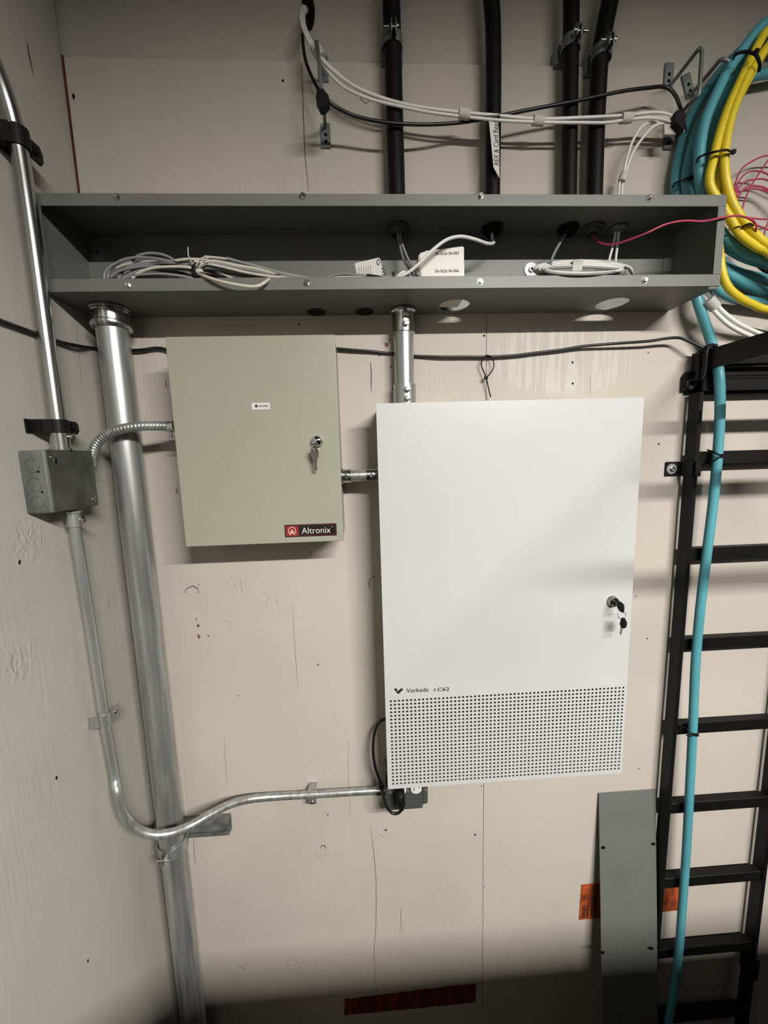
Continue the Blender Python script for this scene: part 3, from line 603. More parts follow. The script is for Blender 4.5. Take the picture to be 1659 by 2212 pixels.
# ================================================================ MIDDLE PIPE AND BIG PIPE
def pipe_thing(name, label, x, d, r, z0, z1, m): 
    t = thing(name, V(x, d, z0), label, 'conduit'); bm = bm_(); lathe(bm, V(x, d, z0), (0, 0, 1), [(0, r), (z1-z0, r)], 40); obj('pipe', bm, m, t); return t
MX, MD, MR = .0915, .0265, .0205
mp = pipe_thing('metal_conduit', 'short shiny conduit from the trough down into the top of the white cabinet', MX, MD, MR, .107, .298, 'galvanised')
bm = bm_(); lathe(bm, V(MX, MD, TZ0-.0002), (0, 0, -1), [(0, .026), (.002, .028), (.006, .028), (.008, .0245), (.012, .0238), (.046, .0238), (.047, .0205)], 36); obj('connector', bm, 'zinc', mp)
bm = bm_(); lathe(bm, V(MX, MD, .153), (0, 0, -1), [(0, .0238), (.046, .0238)], 36); obj('connector', bm, 'galvanised', mp)
bm = bm_(); lathe(bm, (0, 0, 0), (0, -1, 0), [(-.003, .0045), (.003, .0045), (.0032, .0062), (.006, .0055), (.0065, .003)], 10); box(bm, (-.004, -.0072, -.0007), (.004, -.006, .0007)); SS = proto('set_screw', bm, 'zinc')
for z in (TZ0-.016, TZ0-.034, .140, .122): stamp(SS, 'set_screw', mp, V(MX+.003, MD+.0238, z), (0, random.random(), 0))
BX, BD, BR = -.4790, .0505, .0279
bp_ = pipe_thing('large_conduit', 'thick galvanised conduit running floor to trough in the left corner', BX, BD, BR, ZF+.001, .298, 'galvanised')
bm = bm_(); lathe(bm, V(BX, BD, TZ0-.0002), (0, 0, -1), [(0, .033), (.001, .036), (.004, .036), (.005, .0335), (.008, .034), (.010, .0325), (.026, .0325), (.028, .0355), (.033, .0362), (.038, .0340), (.039, .028)], 40); obj('connector', bm, 'zinc', bp_)
# strut channel and clamp
zs = P(455, 1784, .012).z-Z0; xs = P(494, 1784, .02).x
st = thing('strut_channel', V((XL+xs)/2, 0, zs), 'short horizontal galvanised strut channel behind the thick conduit', 'bracket')
bm = bm_(); h = .0205
B(bm, XL+.006, xs, .0006, .003, zs-h, zs+h); B(bm, XL+.006, xs, .003, .0205, zs+h-.0025, zs+h); B(bm, XL+.006, xs, .003, .0205, zs-h, zs-h+.0025)
B(bm, XL+.006, xs, .0185, .0210, zs+h-.0100, zs+h-.0025); B(bm, XL+.006, xs, .0185, .0210, zs-h+.0025, zs-h+.0100); obj('channel', bm, 'galvanised_dull', st)
cl = thing('strut_clamp', V(BX, .05, zs), 'galvanised strut clamp with bolt holding the thick conduit to the channel', 'clamp')
for s in (1, -1):
    n = 20; pts = [V(BX+s*.024, .022, zs)]+[Vector((BX+s*(BR+.0040)*math.sin(PI*.22+PI*.70*i/n), -BD+(BR+.0040)*math.cos(PI*.22+PI*.70*i/n), Z0+zs)) for i in range(n+1)]
    pts.append(V(BX+s*.005, BD+BR+.018, zs)); bm = bm_(); strap(bm, pts, .026, (0, 0, 1), .0018*s); obj('half', bm, 'galvanised', cl)
bm = bm_(); lathe(bm, V(BX-.014, BD+BR+.0115, zs), (1, 0, 0), [(0, .005), (.004, .005), (.0042, .0028), (.026, .0028)], 10); obj('bolt', bm, 'zinc', cl)

# ================================================================ LEFT WALL: CONDUITS, BOX, FLEX
CX, CD = -.512, .178
uc = thing('metal_conduit', V(CX, CD, .03), 'bright conduit on the left wall rising from the junction box and bending at the top', 'conduit')
bm = bm_(); tube(bm, [V(CX, CD, .035), V(CX, CD-.001, .20), V(CX, CD-.002, .36), V(CX, CD-.001, .45)]+smooth_path([V(CX, CD, .485), V(CX, .184, .53), V(CX, .200, .570), V(CX, .228, .605), V(CX, .262, .632), V(CX, .31, .655)], 5)+[V(CX, .55, .72), V(CX, 1.2, .90)], .0117, 28); obj('pipe', bm, 'bright_conduit', uc)
bm = bm_(); lathe(bm, V(CX, CD, .0295), (0, 0, 1), [(0, .0165), (.003, .0165), (.004, .0138), (.034, .0138), (.035, .012)], 24); obj('connector', bm, 'zinc', uc)
stamp(SS, 'set_screw', uc, V(CX+.014, CD-.004, .052), (0, 0, PI/2)); 
JX0, JX1, JD0, JD1, JZ0, JZ1 = XL+.0005, -.5010, .127, .229, -.0715, .0290
jb = thing('junction_box', V((JX0+JX1)/2, .178, JZ0), 'square metal junction box on the left wall with a dark cover plate', 'electrical box')
bm = bm_(); B(bm, JX0, JX1, JD0, JD1, JZ0, JZ1, .003, 2); obj('body', bm, 'galvanised_dull', jb)
bm = bm_(); B(bm, JX1+.0002, JX1+.0022, JD0-.004, JD1+.0006, JZ0+.001, JZ1+.001, .0009, 1); obj('cover', bm, 'dark_box_cover', jb, 'dark flat cover plate')
for (x, y, r) in ((66,1006,.0108), (79,1047,.0105), (90,1085,.0098)):
    bm = bm_(); c = P(x, y, JD1+.0002); c.x = (JX0+JX1)/2-.0012
    tube(bm, [c+Vector((r*math.cos(2*PI*k/28), 0, r*math.sin(2*PI*k/28))) for k in range(28)], .00045, 5, closed=True); obj('knockout', bm, 'dark_box_cover', jb)
for (x, y) in ((83,1019), (91,1063)):
    bm = bm_(); lathe(bm, P(x, y, JD1+.0001), (0, -1, 0), [(0, .0018), (.0004, .0018)], 10); obj('screw_hole', bm, 'hole_dark', jb)
bm = bm_(); lathe(bm, (0, 0, 0), (1, 0, 0), [(0, .005), (.0015, .005), (.003, .003)], 12); PS = proto('cover_screw', bm, 'zinc')
stamp(PS, 'screw', jb, V(JX1+.0022, JD1-.012, JZ1-.012)); stamp(PS, 'screw', jb, V(JX1+.0022, JD0+.006, JZ0+.013))
bm = bm_(); B(bm, JX1+.0022, JX1+.0028, JD1-.016, JD1-.020, JZ1-.022, JZ1-.013); obj('cover_slot', bm, 'hole_dark', jb)
LX, LD = -.5165, .168
lp = [PX(158,1118,LX), PX(195,1350,LX-.002), PX(225,1550,LX-.004), PX(246,1670,LX-.004)]
lc = thing('metal_conduit', lp[0], 'thinner conduit from the junction box down the left wall and across to the outlet box', 'conduit')
bend = pp([(253,1712,.160),(262,1748,.158),(281,1778,.155),(308,1797,.150),(340,1803,.142),(378,1797,.132),(418,1780,.120),(458,1757,.096),(500,1736,.068),(545,1725,.044),(600,1720,.030),(670,1716,.026),(750,1711,.026),(835,1706,.026)])
bm = bm_(); tube(bm, smooth_path([lp[0]]+lp[1:]+bend, 6), .0089, 22); obj('pipe', bm, 'galvanised', lc)
bm = bm_(); lathe(bm, lp[0]+Vector((0, 0, .012)), (0, 0, -1), [(0, .0135), (.004, .0135), (.005, .0112), (.028, .0112), (.029, .009)], 24); obj('connector', bm, 'galvanised', lc)
stamp(SS, 'set_screw', lc, lp[0]+Vector((.0115, .003, -.004)), (0, 0, PI/2))
# black clamps on the upper conduit
for (zc, lab, wd) in ((P(35,303,DC-.70).z-Z0, 'black pipe clamp high on the left wall conduit', .028), (P(128,922,DC-.70).z-Z0, 'black pipe clamp on the conduit just above the junction box', .022)):
    t = thing('pipe_clamp', V(CX, CD, zc), lab, 'clamp', 'black clamps on the left wall conduit')
    bm = bm_(); ro = .0128
    pts = [V(XL+.001, CD+.018, zc), V(XL+.012, CD+.0175, zc), V(CX-.004, CD+ro+.001, zc)]+[V(CX+ro*math.sin(a), CD+ro*math.cos(a), zc) for a in [PI*i/12 for i in range(13)]]
    strap(bm, [V(XL+.001, CD+.030, zc)]+pts+[V(CX-.006, CD-.020, zc)], wd, (0, 0, 1), .0022); obj('band', bm, 'black_enamel', t)
    bm = bm_(); prism(bm, [V(CX+.002, CD-.010, zc-wd/2), V(CX+.002, CD-.036, zc-wd/2), V(CX+.002, CD-.041, zc-wd/4), V(CX+.002, CD-.041, zc+wd/4), V(CX+.002, CD-.036, zc+wd/2), V(CX+.002, CD-.010, zc+wd/2)], (.003, 0, 0)); obj('ear', bm, 'black_enamel', t)
    bm = bm_(); lathe(bm, V(CX+.005, CD-.024, zc), (1, 0, 0), [(0, .0065), (.005, .006), (.007, .002)], 14); obj('bolt', bm, 'black_enamel', t)
    bm = bm_(); B(bm, XL+.0005, XL+.0185, CD-.030, CD+.020, zc-wd*.4, zc+wd*.4); obj('bracket', bm, 'black_enamel', t)
# strap on lower conduit
c = PX(226, 1552, LX-.004)
t = thing('conduit_strap', c, 'galvanised strap holding the thin conduit to the left wall', 'strap')
bm = bm_(); ro = .0094; pts = [Vector((XL+.0006, c.y-.013, c.z)), Vector((XL+.010, c.y-.0125, c.z))]+[Vector((c.x+ro*math.sin(a), c.y-ro*math.cos(a), c.z)) for a in [PI*.62*i/8 for i in range(9)]]+[Vector((c.x+.0075, c.y+.012, c.z)), Vector((c.x+.0085, c.y+.030, c.z))]
strap(bm, pts, .024, (0, 0, 1), .0016); obj('band', bm, 'galvanised', t)
stamp(PS, 'screw', t, Vector((c.x+.0085, c.y+.020, c.z)))
c = P(674, 1716, .026)
t = thing('conduit_strap', c, 'galvanised one-hole strap on the horizontal conduit beside the outlet box', 'strap')
bm = bm_(); pts = [Vector((c.x, -.0006, c.z+.0100)), Vector((c.x, -.016, c.z+.0105))]+[Vector((c.x, c.y-ro*math.sin(a), c.z+ro*math.cos(a))) for a in [PI*i/10 for i in range(11)]]+[Vector((c.x, -.026, c.z-.0115)), Vector((c.x, -.027, c.z-.026))]
strap(bm, pts, .019, (1, 0, 0), -.0016); obj('band', bm, 'galvanised', t)
bm = bm_(); lathe(bm, Vector((c.x, -.0275, c.z-.018)), (0, -1, 0), [(-.027, .002), (0, .002), (.0001, .0044), (.003, .0044), (.0045, .003)], 12); obj('screw', bm, 'zinc', t)
# flexible conduit
fpts = smooth_path(pp([(196,1012,.116),(197,992,.104),(206,964,.098),(226,942,.098),(262,927,.102),(300,921,.098),(338,920,.088),(366,921,.078)]), 8)
L = 0; cum = [0]
for a, b in zip(fpts, fpts[1:]): L += (b-a).length; cum.append(L)
def along(s):
    for i in range(len(cum)-1):
        if cum[i+1] >= s: return fpts[i].lerp(fpts[i+1], (s-cum[i])/max(1e-9, cum[i+1]-cum[i]))
    return fpts[-1]
nr = int(L/.0058); pts = []; rad = []
for i in range(nr*6+1):
    s = L*i/(nr*6); pts.append(along(s)); rad.append(.0078+.0013*abs(math.sin(PI*i/6))**.7)
fx = thing('flexible_conduit', fpts[0], 'ribbed flexible metal conduit arching from junction box to beige cabinet', 'conduit')
bm = bm_(); tube(bm, pts, rad, 16); obj('ribbed_hose', bm, 'galvanised', fx)
bm = bm_(); lathe(bm, fpts[-1]-Vector((.009, 0, 0)), (1, .0, 0), [(0, .0102), (.014, .0102), (.015, .0115), (.019, .0115)], 18); obj('connector', bm, 'zinc', fx)
e = fpts[-1]; bm = bm_(); lathe(bm, e+Vector((.002, -.002, -.010)), (0, 0, -1), [(0, .002), (.008, .002), (.0082, .0036), (.011, .0036)], 10); obj('screw', bm, 'zinc', fx)

# ================================================================ BEIGE CABINET
GX0, GX1, GD, GZ0, GZ1 = -.3520, -.0455, .114, -.1590, .2300
bc = thing('power_cabinet', V((GX0+GX1)/2, 0, GZ0), 'beige metal power cabinet with lock and red maker badge, left of the white cabinet', 'cabinet')
bm = bm_(); B(bm, GX0+.003, GX1-.0028, .0005, GD-.014, GZ0+.003, GZ1-.003); obj('body', bm, 'beige_enamel', bc)
bm = bm_(); B(bm, GX0, GX1, GD-.0135, GD, GZ0, GZ1, .0012, 2); door = obj('door', bm, 'beige_enamel', bc)
bm = bm_(); p0 = P(544, 885, GD+.0004); p1 = P(583, 869.5, GD+.0004); B(bm, p0.x, p1.x, GD+.0001, GD+.0004, p0.z-Z0, p1.z-Z0); obj('power_label', bm, 'paper', bc, 'small white label reading POWER')
text('lettering', 'POWER', P(558.5, 879.6, GD+.0005), .0172, .0034, 'ink', bc, .01, shear=.25, bold=.02)
bm = bm_(); lathe(bm, P(553.5, 877, GD+.0004), (0, -1, 0), [(0, .0026), (.0003, .0026)], 16); obj('label_dot', bm, 'ink', bc)
# badge
b0 = P(616, 1159, GD); b1 = P(726.5, 1131.5, GD); bx0, bx1, bz0, bz1 = b0.x, b1.x, P(616, 1159.5, GD).z-Z0, P(616, 1133.5, GD).z-Z0
zc = (P(616, 1146, GD).z+P(726, 1144.5, GD).z)/2-Z0; hh = .0122
bm = bm_(); B(bm, bx0, bx1, GD+.0001, GD+.0012, zc-hh, zc+hh, .0005, 1); bd = obj('badge', bm, 'badge_black', bc, 'black and red maker badge')
bm = bm_(); B(bm, bx0+.0022, bx0+.027, GD+.0012, GD+.0015, zc-hh+.002, zc+hh-.002); obj('red_panel', bm, 'badge_red', bd)
bm = bm_()
for (a, b_, c_, d_) in ((bx0+.027, bx1-.002, zc+hh-.0025, zc+hh-.0020), (bx0+.027, bx1-.002, zc-hh+.0020, zc-hh+.0025), (bx1-.0025, bx1-.002, zc-hh+.002, zc+hh-.002)): B(bm, a, b_, GD+.0012, GD+.0015, c_, d_)
obj('badge_border', bm, 'badge_red', bd)
text('lettering', 'Altronix', V(bx0+.0330, GD+.0016, zc-.0062), .0565, .0122, 'badge_light', bd, 0)
bm = bm_(); lathe(bm, V(bx1-.0085, GD+.0013, zc+.0055), (0, -1, 0), [(0, .0014), (.0003, .0014)], 12); obj('registered_mark', bm, 'grey_ink', bd)
text('lettering', 'A', V(bx0+.0088, GD+.0017, zc-.0078), .0115, .0112, 'badge_pink', bd, 0, bold=.03)
bm = bm_(); cc = V(bx0+.0145, GD+.0018, zc+.0012); tube(bm, [cc+Vector((.0068*math.cos(a), 0, .0062*math.sin(a))) for a in [-.7+(PI+1.4)*i/20 for i in range(21)]], .0009, 6)
for s in (-1, 1): B(bm, cc.x+s*.0050, cc.x+s*.0085, GD+.0014, GD+.0018, zc-.0042, zc-.0028)
obj('omega_arc', bm, 'badge_pink', bd)
lk = P(686, 953, GD); bm = bm_(); lathe(bm, lk, (0, -1, 0), [(0, .0112), (.004, .0112), (.008, .0104), (.0125, .0080), (.0145, .0045), (.015, .001)], 28); obj('lock', bm, 'chrome', bc, 'round chrome lock')
k = thing('key', P(684, 968, GD+.02), 'small silver key hanging from the lock of the beige cabinet', 'key')
bm = bm_(); o0 = P(683, 1017, GD+.012); h = .0497
sh = [(-.0022,0),(.0022,0),(.0026,.012),(.0038,.021),(.0066,.026),(.0078,.033),(.0066,.040),(.0030,.0435),(-.0030,.0435),(-.0066,.040),(-.0078,.033),(-.0066,.026),(-.0038,.021),(-.0026,.012)]
prism(bm, [o0+Vector((a+b*-.02, -b*.12, b)) for a, b in sh], (0, -.0018, 0)); obj('blade', bm, 'nickel', k)
bm = bm_(); c = P(682, 966, GD+.019); tube(bm, [c+Vector((.0062*math.cos(2*PI*i/20), .002*math.sin(2*PI*i/20), .0065*math.sin(2*PI*i/20))) for i in range(20)], .0007, 6, closed=True); obj('key_ring', bm, 'chrome', k)
# knob showing above the cabinet
bm = bm_(); q = P(445, 722, .05); lathe(bm, Vector((q.x, q.y, Z0+GZ1-.004)), (0, 0, 1), [(0, .012), (.007, .012), (.010, .009)], 18); obj('knockout_plug', bm, 'black_rubber', bc, 'black plug on the cabinet top')
# nipple between cabinets
nz = P(775, 1027, .06).z-Z0; nx0 = GX1-.0025; nx1 = .0305
t = thing('short_conduit', V((nx0+nx1)/2, .06, nz), 'short horizontal conduit joining the beige cabinet to the white cabinet', 'conduit')
bm = bm_(); lathe(bm, V(nx0, .06, nz), (1, 0, 0), [(0, .0117), (nx1-nx0, .0117)], 24); obj('pipe', bm, 'galvanised', t)
bm = bm_(); lathe(bm, V(nx0, .06, nz), (1, 0, 0), [(0, .017), (.003, .017), (.0035, .0140), (.020, .0140), (.0205, .0120)], 24); obj('connector', bm, 'zinc', t)
bm = bm_(); lathe(bm, V(nx1-.026, .06, nz), (1, 0, 0), [(0, .0138), (.020, .0138), (.021, .017), (.0255, .017)], 24); obj('connector', bm, 'zinc', t)
stamp(SS, 'set_screw', t, V(nx0+.013, .074, nz)); stamp(SS, 'set_screw', t, V(nx1-.014, .074, nz))

# ================================================================ WHITE CABINET
WX0, WX1, WD, WZ0, WZ1 = .0275, .5640, .100, -.7290, .1062
wcab = thing('access_cabinet', V((WX0+WX1)/2, 0, WZ0), 'large white metal control cabinet with perforated lower door, right of the beige one', 'cabinet')
T = .0014
bm = bm_()
B(bm, WX0+.004, WX1-.004, .0005, .002, WZ0+.004, WZ1-.004)
B(bm, WX0+.004, WX0+.0055, .002, WD-.013, WZ0+.004, WZ1-.004); B(bm, WX1-.0055, WX1-.004, .002, WD-.013, WZ0+.004, WZ1-.004)
B(bm, WX0+.0055, WX1-.0055, .002, WD-.013, WZ1-.0055, WZ1-.004); B(bm, WX0+.0055, WX1-.0055, .002, WD-.013, WZ0+.004, WZ0+.0055); obj('body', bm, 'white_enamel', wcab)
# perforated field
hA = P(843.5, 1516, WD); hB = P(850, 1694, WD); hC = P(1345.5, 1485, WD); NR, NC = 24, 60
gx0 = (hA.x+hB.x)/2; gz1 = (hA.z+hC.z)/2-Z0; gz0 = (hB.z+P(1337, 1660, WD).z)/2-Z0; gx1 = (hC.x+P(1337.5, 1660, WD).x)/2
px_, pz_ = (gx1-gx0)/(NC-1), (gz1-gz0)/(NR-1)
fx0, fx1, fz0, fz1 = gx0-px_/2, gx1+px_/2, gz0-pz_/2, gz1+pz_/2
dr = thing('door', V(0, WD, 0), None, None); bpy.data.objects.remove(dr)
bm = bm_()
for (a, b, c_, d_) in ((WX0, fx0, WZ0, WZ1), (fx1, WX1, WZ0, WZ1), (fx0, fx1, fz1, WZ1), (fx0, fx1, WZ0, fz0)):
    vv = [bm.verts.new(V(x, WD, z)) for x, z in ((a, c_), (b, c_), (b, d_), (a, d_))]; bm.faces.new(vv)
# folded edges of the door
for (a, b, c_, d_) in ((WX0, WX0+T, WZ0, WZ1), (WX1-T, WX1, WZ0, WZ1), (WX0, WX1, WZ1-T, WZ1), (WX0, WX1, WZ0, WZ0+T)): B(bm, a, b, WD-.0125, WD-.0001, c_, d_)
hr = .0027; K = 8
for i in range(NC):
    for j in range(NR):
        cx = gx0+i*px_; cz = gz0+j*pz_
        sq = []; ci = []; cb = []
        for k_ in range(K):
            a = 2*PI*k_/K+PI/K; c_, s_ = math.cos(a), math.sin(a)
            ci.append(bm.verts.new(V(cx+hr*c_, WD, cz+hr*s_))); cb.append(bm.verts.new(V(cx+hr*c_, WD-T, cz+hr*s_)))
        cor = [bm.verts.new(V(cx+sx*px_/2, WD, cz+sz*pz_/2)) for sx, sz in ((1, 1), (-1, 1), (-1, -1), (1, -1))]
        for q_ in range(4):
            # corner q_ faces octagon edge q_*2 .. q_*2+1
            e0, e1 = ci[(q_*2) % 8], ci[(q_*2+1) % 8]; e2 = ci[(q_*2+2) % 8]
            bm.faces.new((cor[q_], e1, e0)); bm.faces.new((cor[q_], cor[(q_+1) % 4], e2, e1))
        for k_ in range(K): bm.faces.new((ci[k_], ci[(k_+1) % K], cb[(k_+1) % K], cb[k_]))
wd_ = obj('door', bm, 'white_enamel', wcab)
bm = bm_(); B(bm, WX0+.008, WX1-.008, WD-.0065, WD-.0035, WZ0+.006, gz1+.02); obj('dark_backing', bm, 'hole_dark', wcab, 'black sheet standing for the dark inside behind the holes')  # black sheet puts the shade of the cabinet inside behind the holes
bm = bm_(); vv = pp([(851,1489,WD+.0003),(855.5,1486,WD+.0003),(859.5,1492,WD+.0003),(855.5,1494.5,WD+.0003)]); bm.faces.new([bm.verts.new(v) for v in vv])
vv = pp([(855.5,1496,WD+.0003),(867,1486.5,WD+.0003),(871.5,1489,WD+.0003),(861,1499.5,WD+.0003)]); bm.faces.new([bm.verts.new(v) for v in vv]); obj('logo_mark', bm, 'ink', wcab)
text('lettering', 'Verkada', P(878, 1496.5, WD+.0004), .0478, .0096, 'ink', wcab, 0, bold=.004)
text('lettering', 'A', P(935.5, 1494.3, WD+.0004), .0078, .0085, 'grey_ink', wcab, 0)
text('lettering', 'C62', P(945.5, 1493.6, WD+.0004), .0252, .0088, 'ink', wcab, 0, bold=.01)
lk = P(1322, 1298, WD); bm = bm_(); lathe(bm, lk, (0, -1, 0), [(0, .0118), (.002, .0118), (.004, .0105), (.009, .0100), (.0095, .0080), (.0085, .0070)], 28); obj('lock', bm, 'nickel', wcab, 'round brushed metal lock')
kk = lk+Vector((0, -.009, 0))
k1 = thing('key', kk, 'black headed key inserted in the lock of the white cabinet', 'key')
bm = bm_(); box(bm, kk+Vector((-.001, -.010, -.003)), kk+Vector((.001, 0, .003))); obj('blade', bm, 'nickel', k1)
bm = bm_(); h0 = kk+Vector((0, -.010, 0))
prism(bm, [h0+Vector((-.0016, a, b)) for a, b in ((0,-.006),(0,.005),(-.006,.0085),(-.018,.0065),(-.020,-.002),(-.018,-.012),(-.006,-.0115))], (.0032, 0, 0)); bmesh.ops.bevel(bm, geom=bm.edges[:], offset=.0006, segments=1, affect='EDGES'); obj('head', bm, 'black_rubber', k1)
rc = h0+Vector((.0015, -.012, -.0185)); bm = bm_(); tube(bm, [rc+Vector((.0085*math.cos(2*PI*i/28), .003*math.sin(2*PI*i/28), .0085*math.sin(2*PI*i/28))) for i in range(28)], .00065, 6, closed=True); single('key_ring', bm, 'chrome', 'thin wire ring linking the two keys of the white cabinet', 'key ring')
k2 = thing('key', rc-Vector((0, 0, .01)), 'black headed key dangling from the ring below the white cabinet lock', 'key')
h0 = rc+Vector((.0015, 0, -.0085)); bm = bm_()
prism(bm, [h0+Vector((a, -.001, b)) for a, b in ((-.003,.003),(.003,.003),(.0085,-.007),(.008,-.017),(.003,-.020),(-.003,-.018),(-.006,-.010))], (0, -.0032, 0)); bmesh.ops.bevel(bm, geom=bm.edges[:], offset=.0006, segments=1, affect='EDGES'); obj('head', bm, 'black_rubber', k2)
bm = bm_(); prism(bm, [h0+Vector((a, -.002, b)) for a, b in ((-.0040,-.017),(.0012,-.018),(-.0005,-.024),(-.0018,-.031),(-.0035,-.034),(-.0055,-.032),(-.0042,-.024))], (0, -.0015, 0)); obj('blade', bm, 'washer_steel', k2)
# hinge piece at the left edge
bm = bm_(); a = P(820, 1342, .07); b = P(820, 1400, .07); B(bm, WX0+.0005, WX0+.004, .070, .082, b.z-Z0, a.z-Z0); obj('hinge', bm, 'black_enamel', wcab, 'black hinge')

# ================================================================ OUTLET BOX AND CORD
OX0, OX1, OZ0, OZ1 = .0225, .1245, -.8360, -.7350
ob = thing('outlet_box', V((OX0+OX1)/2, 0, OZ0), 'dark metal double outlet box peeking out under the white cabinet', 'electrical box')
bm = bm_(); B(bm, OX0+.002, OX1-.006, .0005, .040, OZ0+.001, OZ1, .004, 2); obj('body', bm, 'galvanised_dull', ob)
bm = bm_(); B(bm, OX0, OX1-.012, .0402, .050, OZ0, OZ1, .005, 3); B(bm, OX1-.014, OX1, .0402, .050, OZ0+.012, OZ1, .004, 3); obj('cover', bm, 'dark_grey_enamel', ob)
for i, cx in enumerate((P(866,1712,.05).x, P(899,1712,.05).x)):
    bm = bm_(); cz = P(898, 1697, .05).z-Z0; pts = []; rw = .0138
    for k_ in range(24):
        a = 2*PI*k_/24; x = max(-.0125, min(.0125, rw*1.15*math.cos(a))); pts.append(V(cx+x, .0500, cz+.0185*math.sin(a)))
    prism(bm, pts, (0, -.0035, 0)); rcp = obj('receptacle', bm, 'receptacle_white', ob, 'white outlet face')
    for (dx, dz, wx, hz) in ((-.0055, -.0065, .0009, .0045), (.0068, -.001, .0009, .004)):
        bm = bm_(); B(bm, cx+dx-wx, cx+dx+wx, .0535, .0539, cz+dz-hz, cz+dz+hz); obj('slot', bm, 'hole_dark', rcp)
for (x, y) in ((843,1712), (881,1709), (919,1707)):
    bm = bm_(); lathe(bm, P(x, y, .0502), (0, -1, 0), [(0, .0032), (.0014, .0030), (.0022, .001)], 12); obj('screw', bm, 'washer_steel', ob)
bm = bm_(); lathe(bm, V(OX0-.020, .026, P(825,1707,.026).z-Z0), (1, 0, 0), [(0, .0112), (.014, .0112), (.015, .0135), (.0205, .0135)], 20); obj('connector', bm, 'zinc', ob)
pg = thing('power_lead', P(866, 1720, .08), 'black power cord plugged into the outlet under the white cabinet', 'cord')
bm = bm_(); tube(bm, smooth_path([P(864,1708,.0545), P(864,1714,.070), P(865,1722,.078), P(867,1738,.078), P(868,1748,.076)], 4), [.0108]*5+[.0106]*4+[.0098]*4+[.007, .006, .0055, .005][:4], 16); obj('plug', bm, 'black_rubber', pg)
bm = bm_(); tube(bm, smooth_path(pp([(868,1746,.076),(862,1755,.074),(850,1757,.072),(839,1748,.070),(830,1728,.066),(825,1702,.060),(818,1680,.055),(810,1655,.050),(806,1625,.046),(807,1595,.042),(813,1570,.038),(824,1556,.035),(840,1552,.03)]), 6), .0034, 12); obj('cord', bm, 'black_jacket', pg)
bm = bm_(); p = P(824, 1700, .061); lathe(bm, p-Vector((-.002, 0, .008)), (-.25, 0, 1), [(0, .004), (.002, .0055), (.018, .0055), (.020, .004)], 12); obj('cord_sleeve', bm, 'black_rubber', pg)

# ================================================================ LOWER BLACK CABLE ALONG THE WALLS
a_, b_ = PX(-40, 678, XL+.005), PX(0, 693, XL+.005)
lw = [a_+(a_-b_)*k for k in (60, 30, 15, 7, 3, 1)]+[a_, PX(0, 693, XL+.005), PX(60, 715, XL+.005), PX(125, 738, XL+.006), PX(170, 748, XL+.009)]
cable('black_cable', lw+pp([(206,753,.009),(250,757,.010),(300,757,.008),(357,755,.007)])+[V(GX0-.0005, .009, .197)], .0036, 'black_jacket', 'black cable on both walls left of the beige cabinet, passing behind the thick conduit', 'black cable pieces below the trough')
cable('black_cable', pp([(724,753,.008),(760,756,.008),(800,759,.0065),(845,764,.0038),(895,769,.0045),(950,771,.008),(1000,771,.008),(1055,771,.008),(1110,768,.008),(1160,762,.008),(1210,756,.009),(1260,748,.012),(1330,742,.018),(1400,737,.022),(1440,731,.026),(1468,730,.028),(1492,739,.032),(1520,752,.038)]), .0030, 'black_jacket', 'black cable between the beige cabinet and the right ladder, just under the trough', 'black cable pieces below the trough')
cable('black_cable', pp([(1520,752,.038),(1560,770,.034),(1600,776,.03),(1659,776,.03),(1740,774,.03),(2000,765,.02),(2300,760,.02)]), .0030, 'black_jacket', 'black cable continuing right from behind the ladder side bar', 'black cable pieces below the trough')
t_ = tie('black cable tie loop hanging from the cable above the white cabinet', pp([(1050,767,.013),(1042,778,.012),(1040,790,.012),(1047,808,.012),(1052,824,.012),(1056,842,.012),(1060,858,.012)]), .0012, P(1050, 816, .013), None)
bm = bm_(); tube(bm, smooth_path(pp([(1052,767,.014),(1062,772,.013),(1067,788,.013),(1062,803,.013),(1050,816,.013)]), 5), .0012, 7); obj('strap', bm, 'black_rubber', t_)

# ================================================================ CABLE LADDERS
RX = P(1477, 1300, .042).x; RX2 = P(1648, 1900, .042).x; RT = .0095
vl = thing('cable_ladder', V((RX+RX2)/2, .03, ZF), 'black vertical cable ladder fixed to the wall at the right', 'ladder')
ztop = P(1515, 846, .042).z-Z0
bm = bm_(); B(bm, RX, RX+RT, .012, .042, ZF+.002, ztop, .0008, 1); obj('side_rail', bm, 'black_enamel', vl)
bm = bm_(); B(bm, RX2, RX2+RT, .012, .042, ZF+.002, ztop, .0008, 1); obj('side_rail', bm, 'black_enamel', vl)
rz = [P(1600, y, .036).z-Z0 for y in (987, 1193, 1385, 1567, 1736, 1896)]; stp = (rz[0]-rz[-1])/5
for i in range(9):
    z = rz[0]-stp*i; 
    if z < ZF+.03: break
    bm = bm_(); B(bm, RX+RT, RX2, .016, .036, z-.0145, z+.0145, .0012, 1); obj('rung', bm, 'black_enamel', vl)
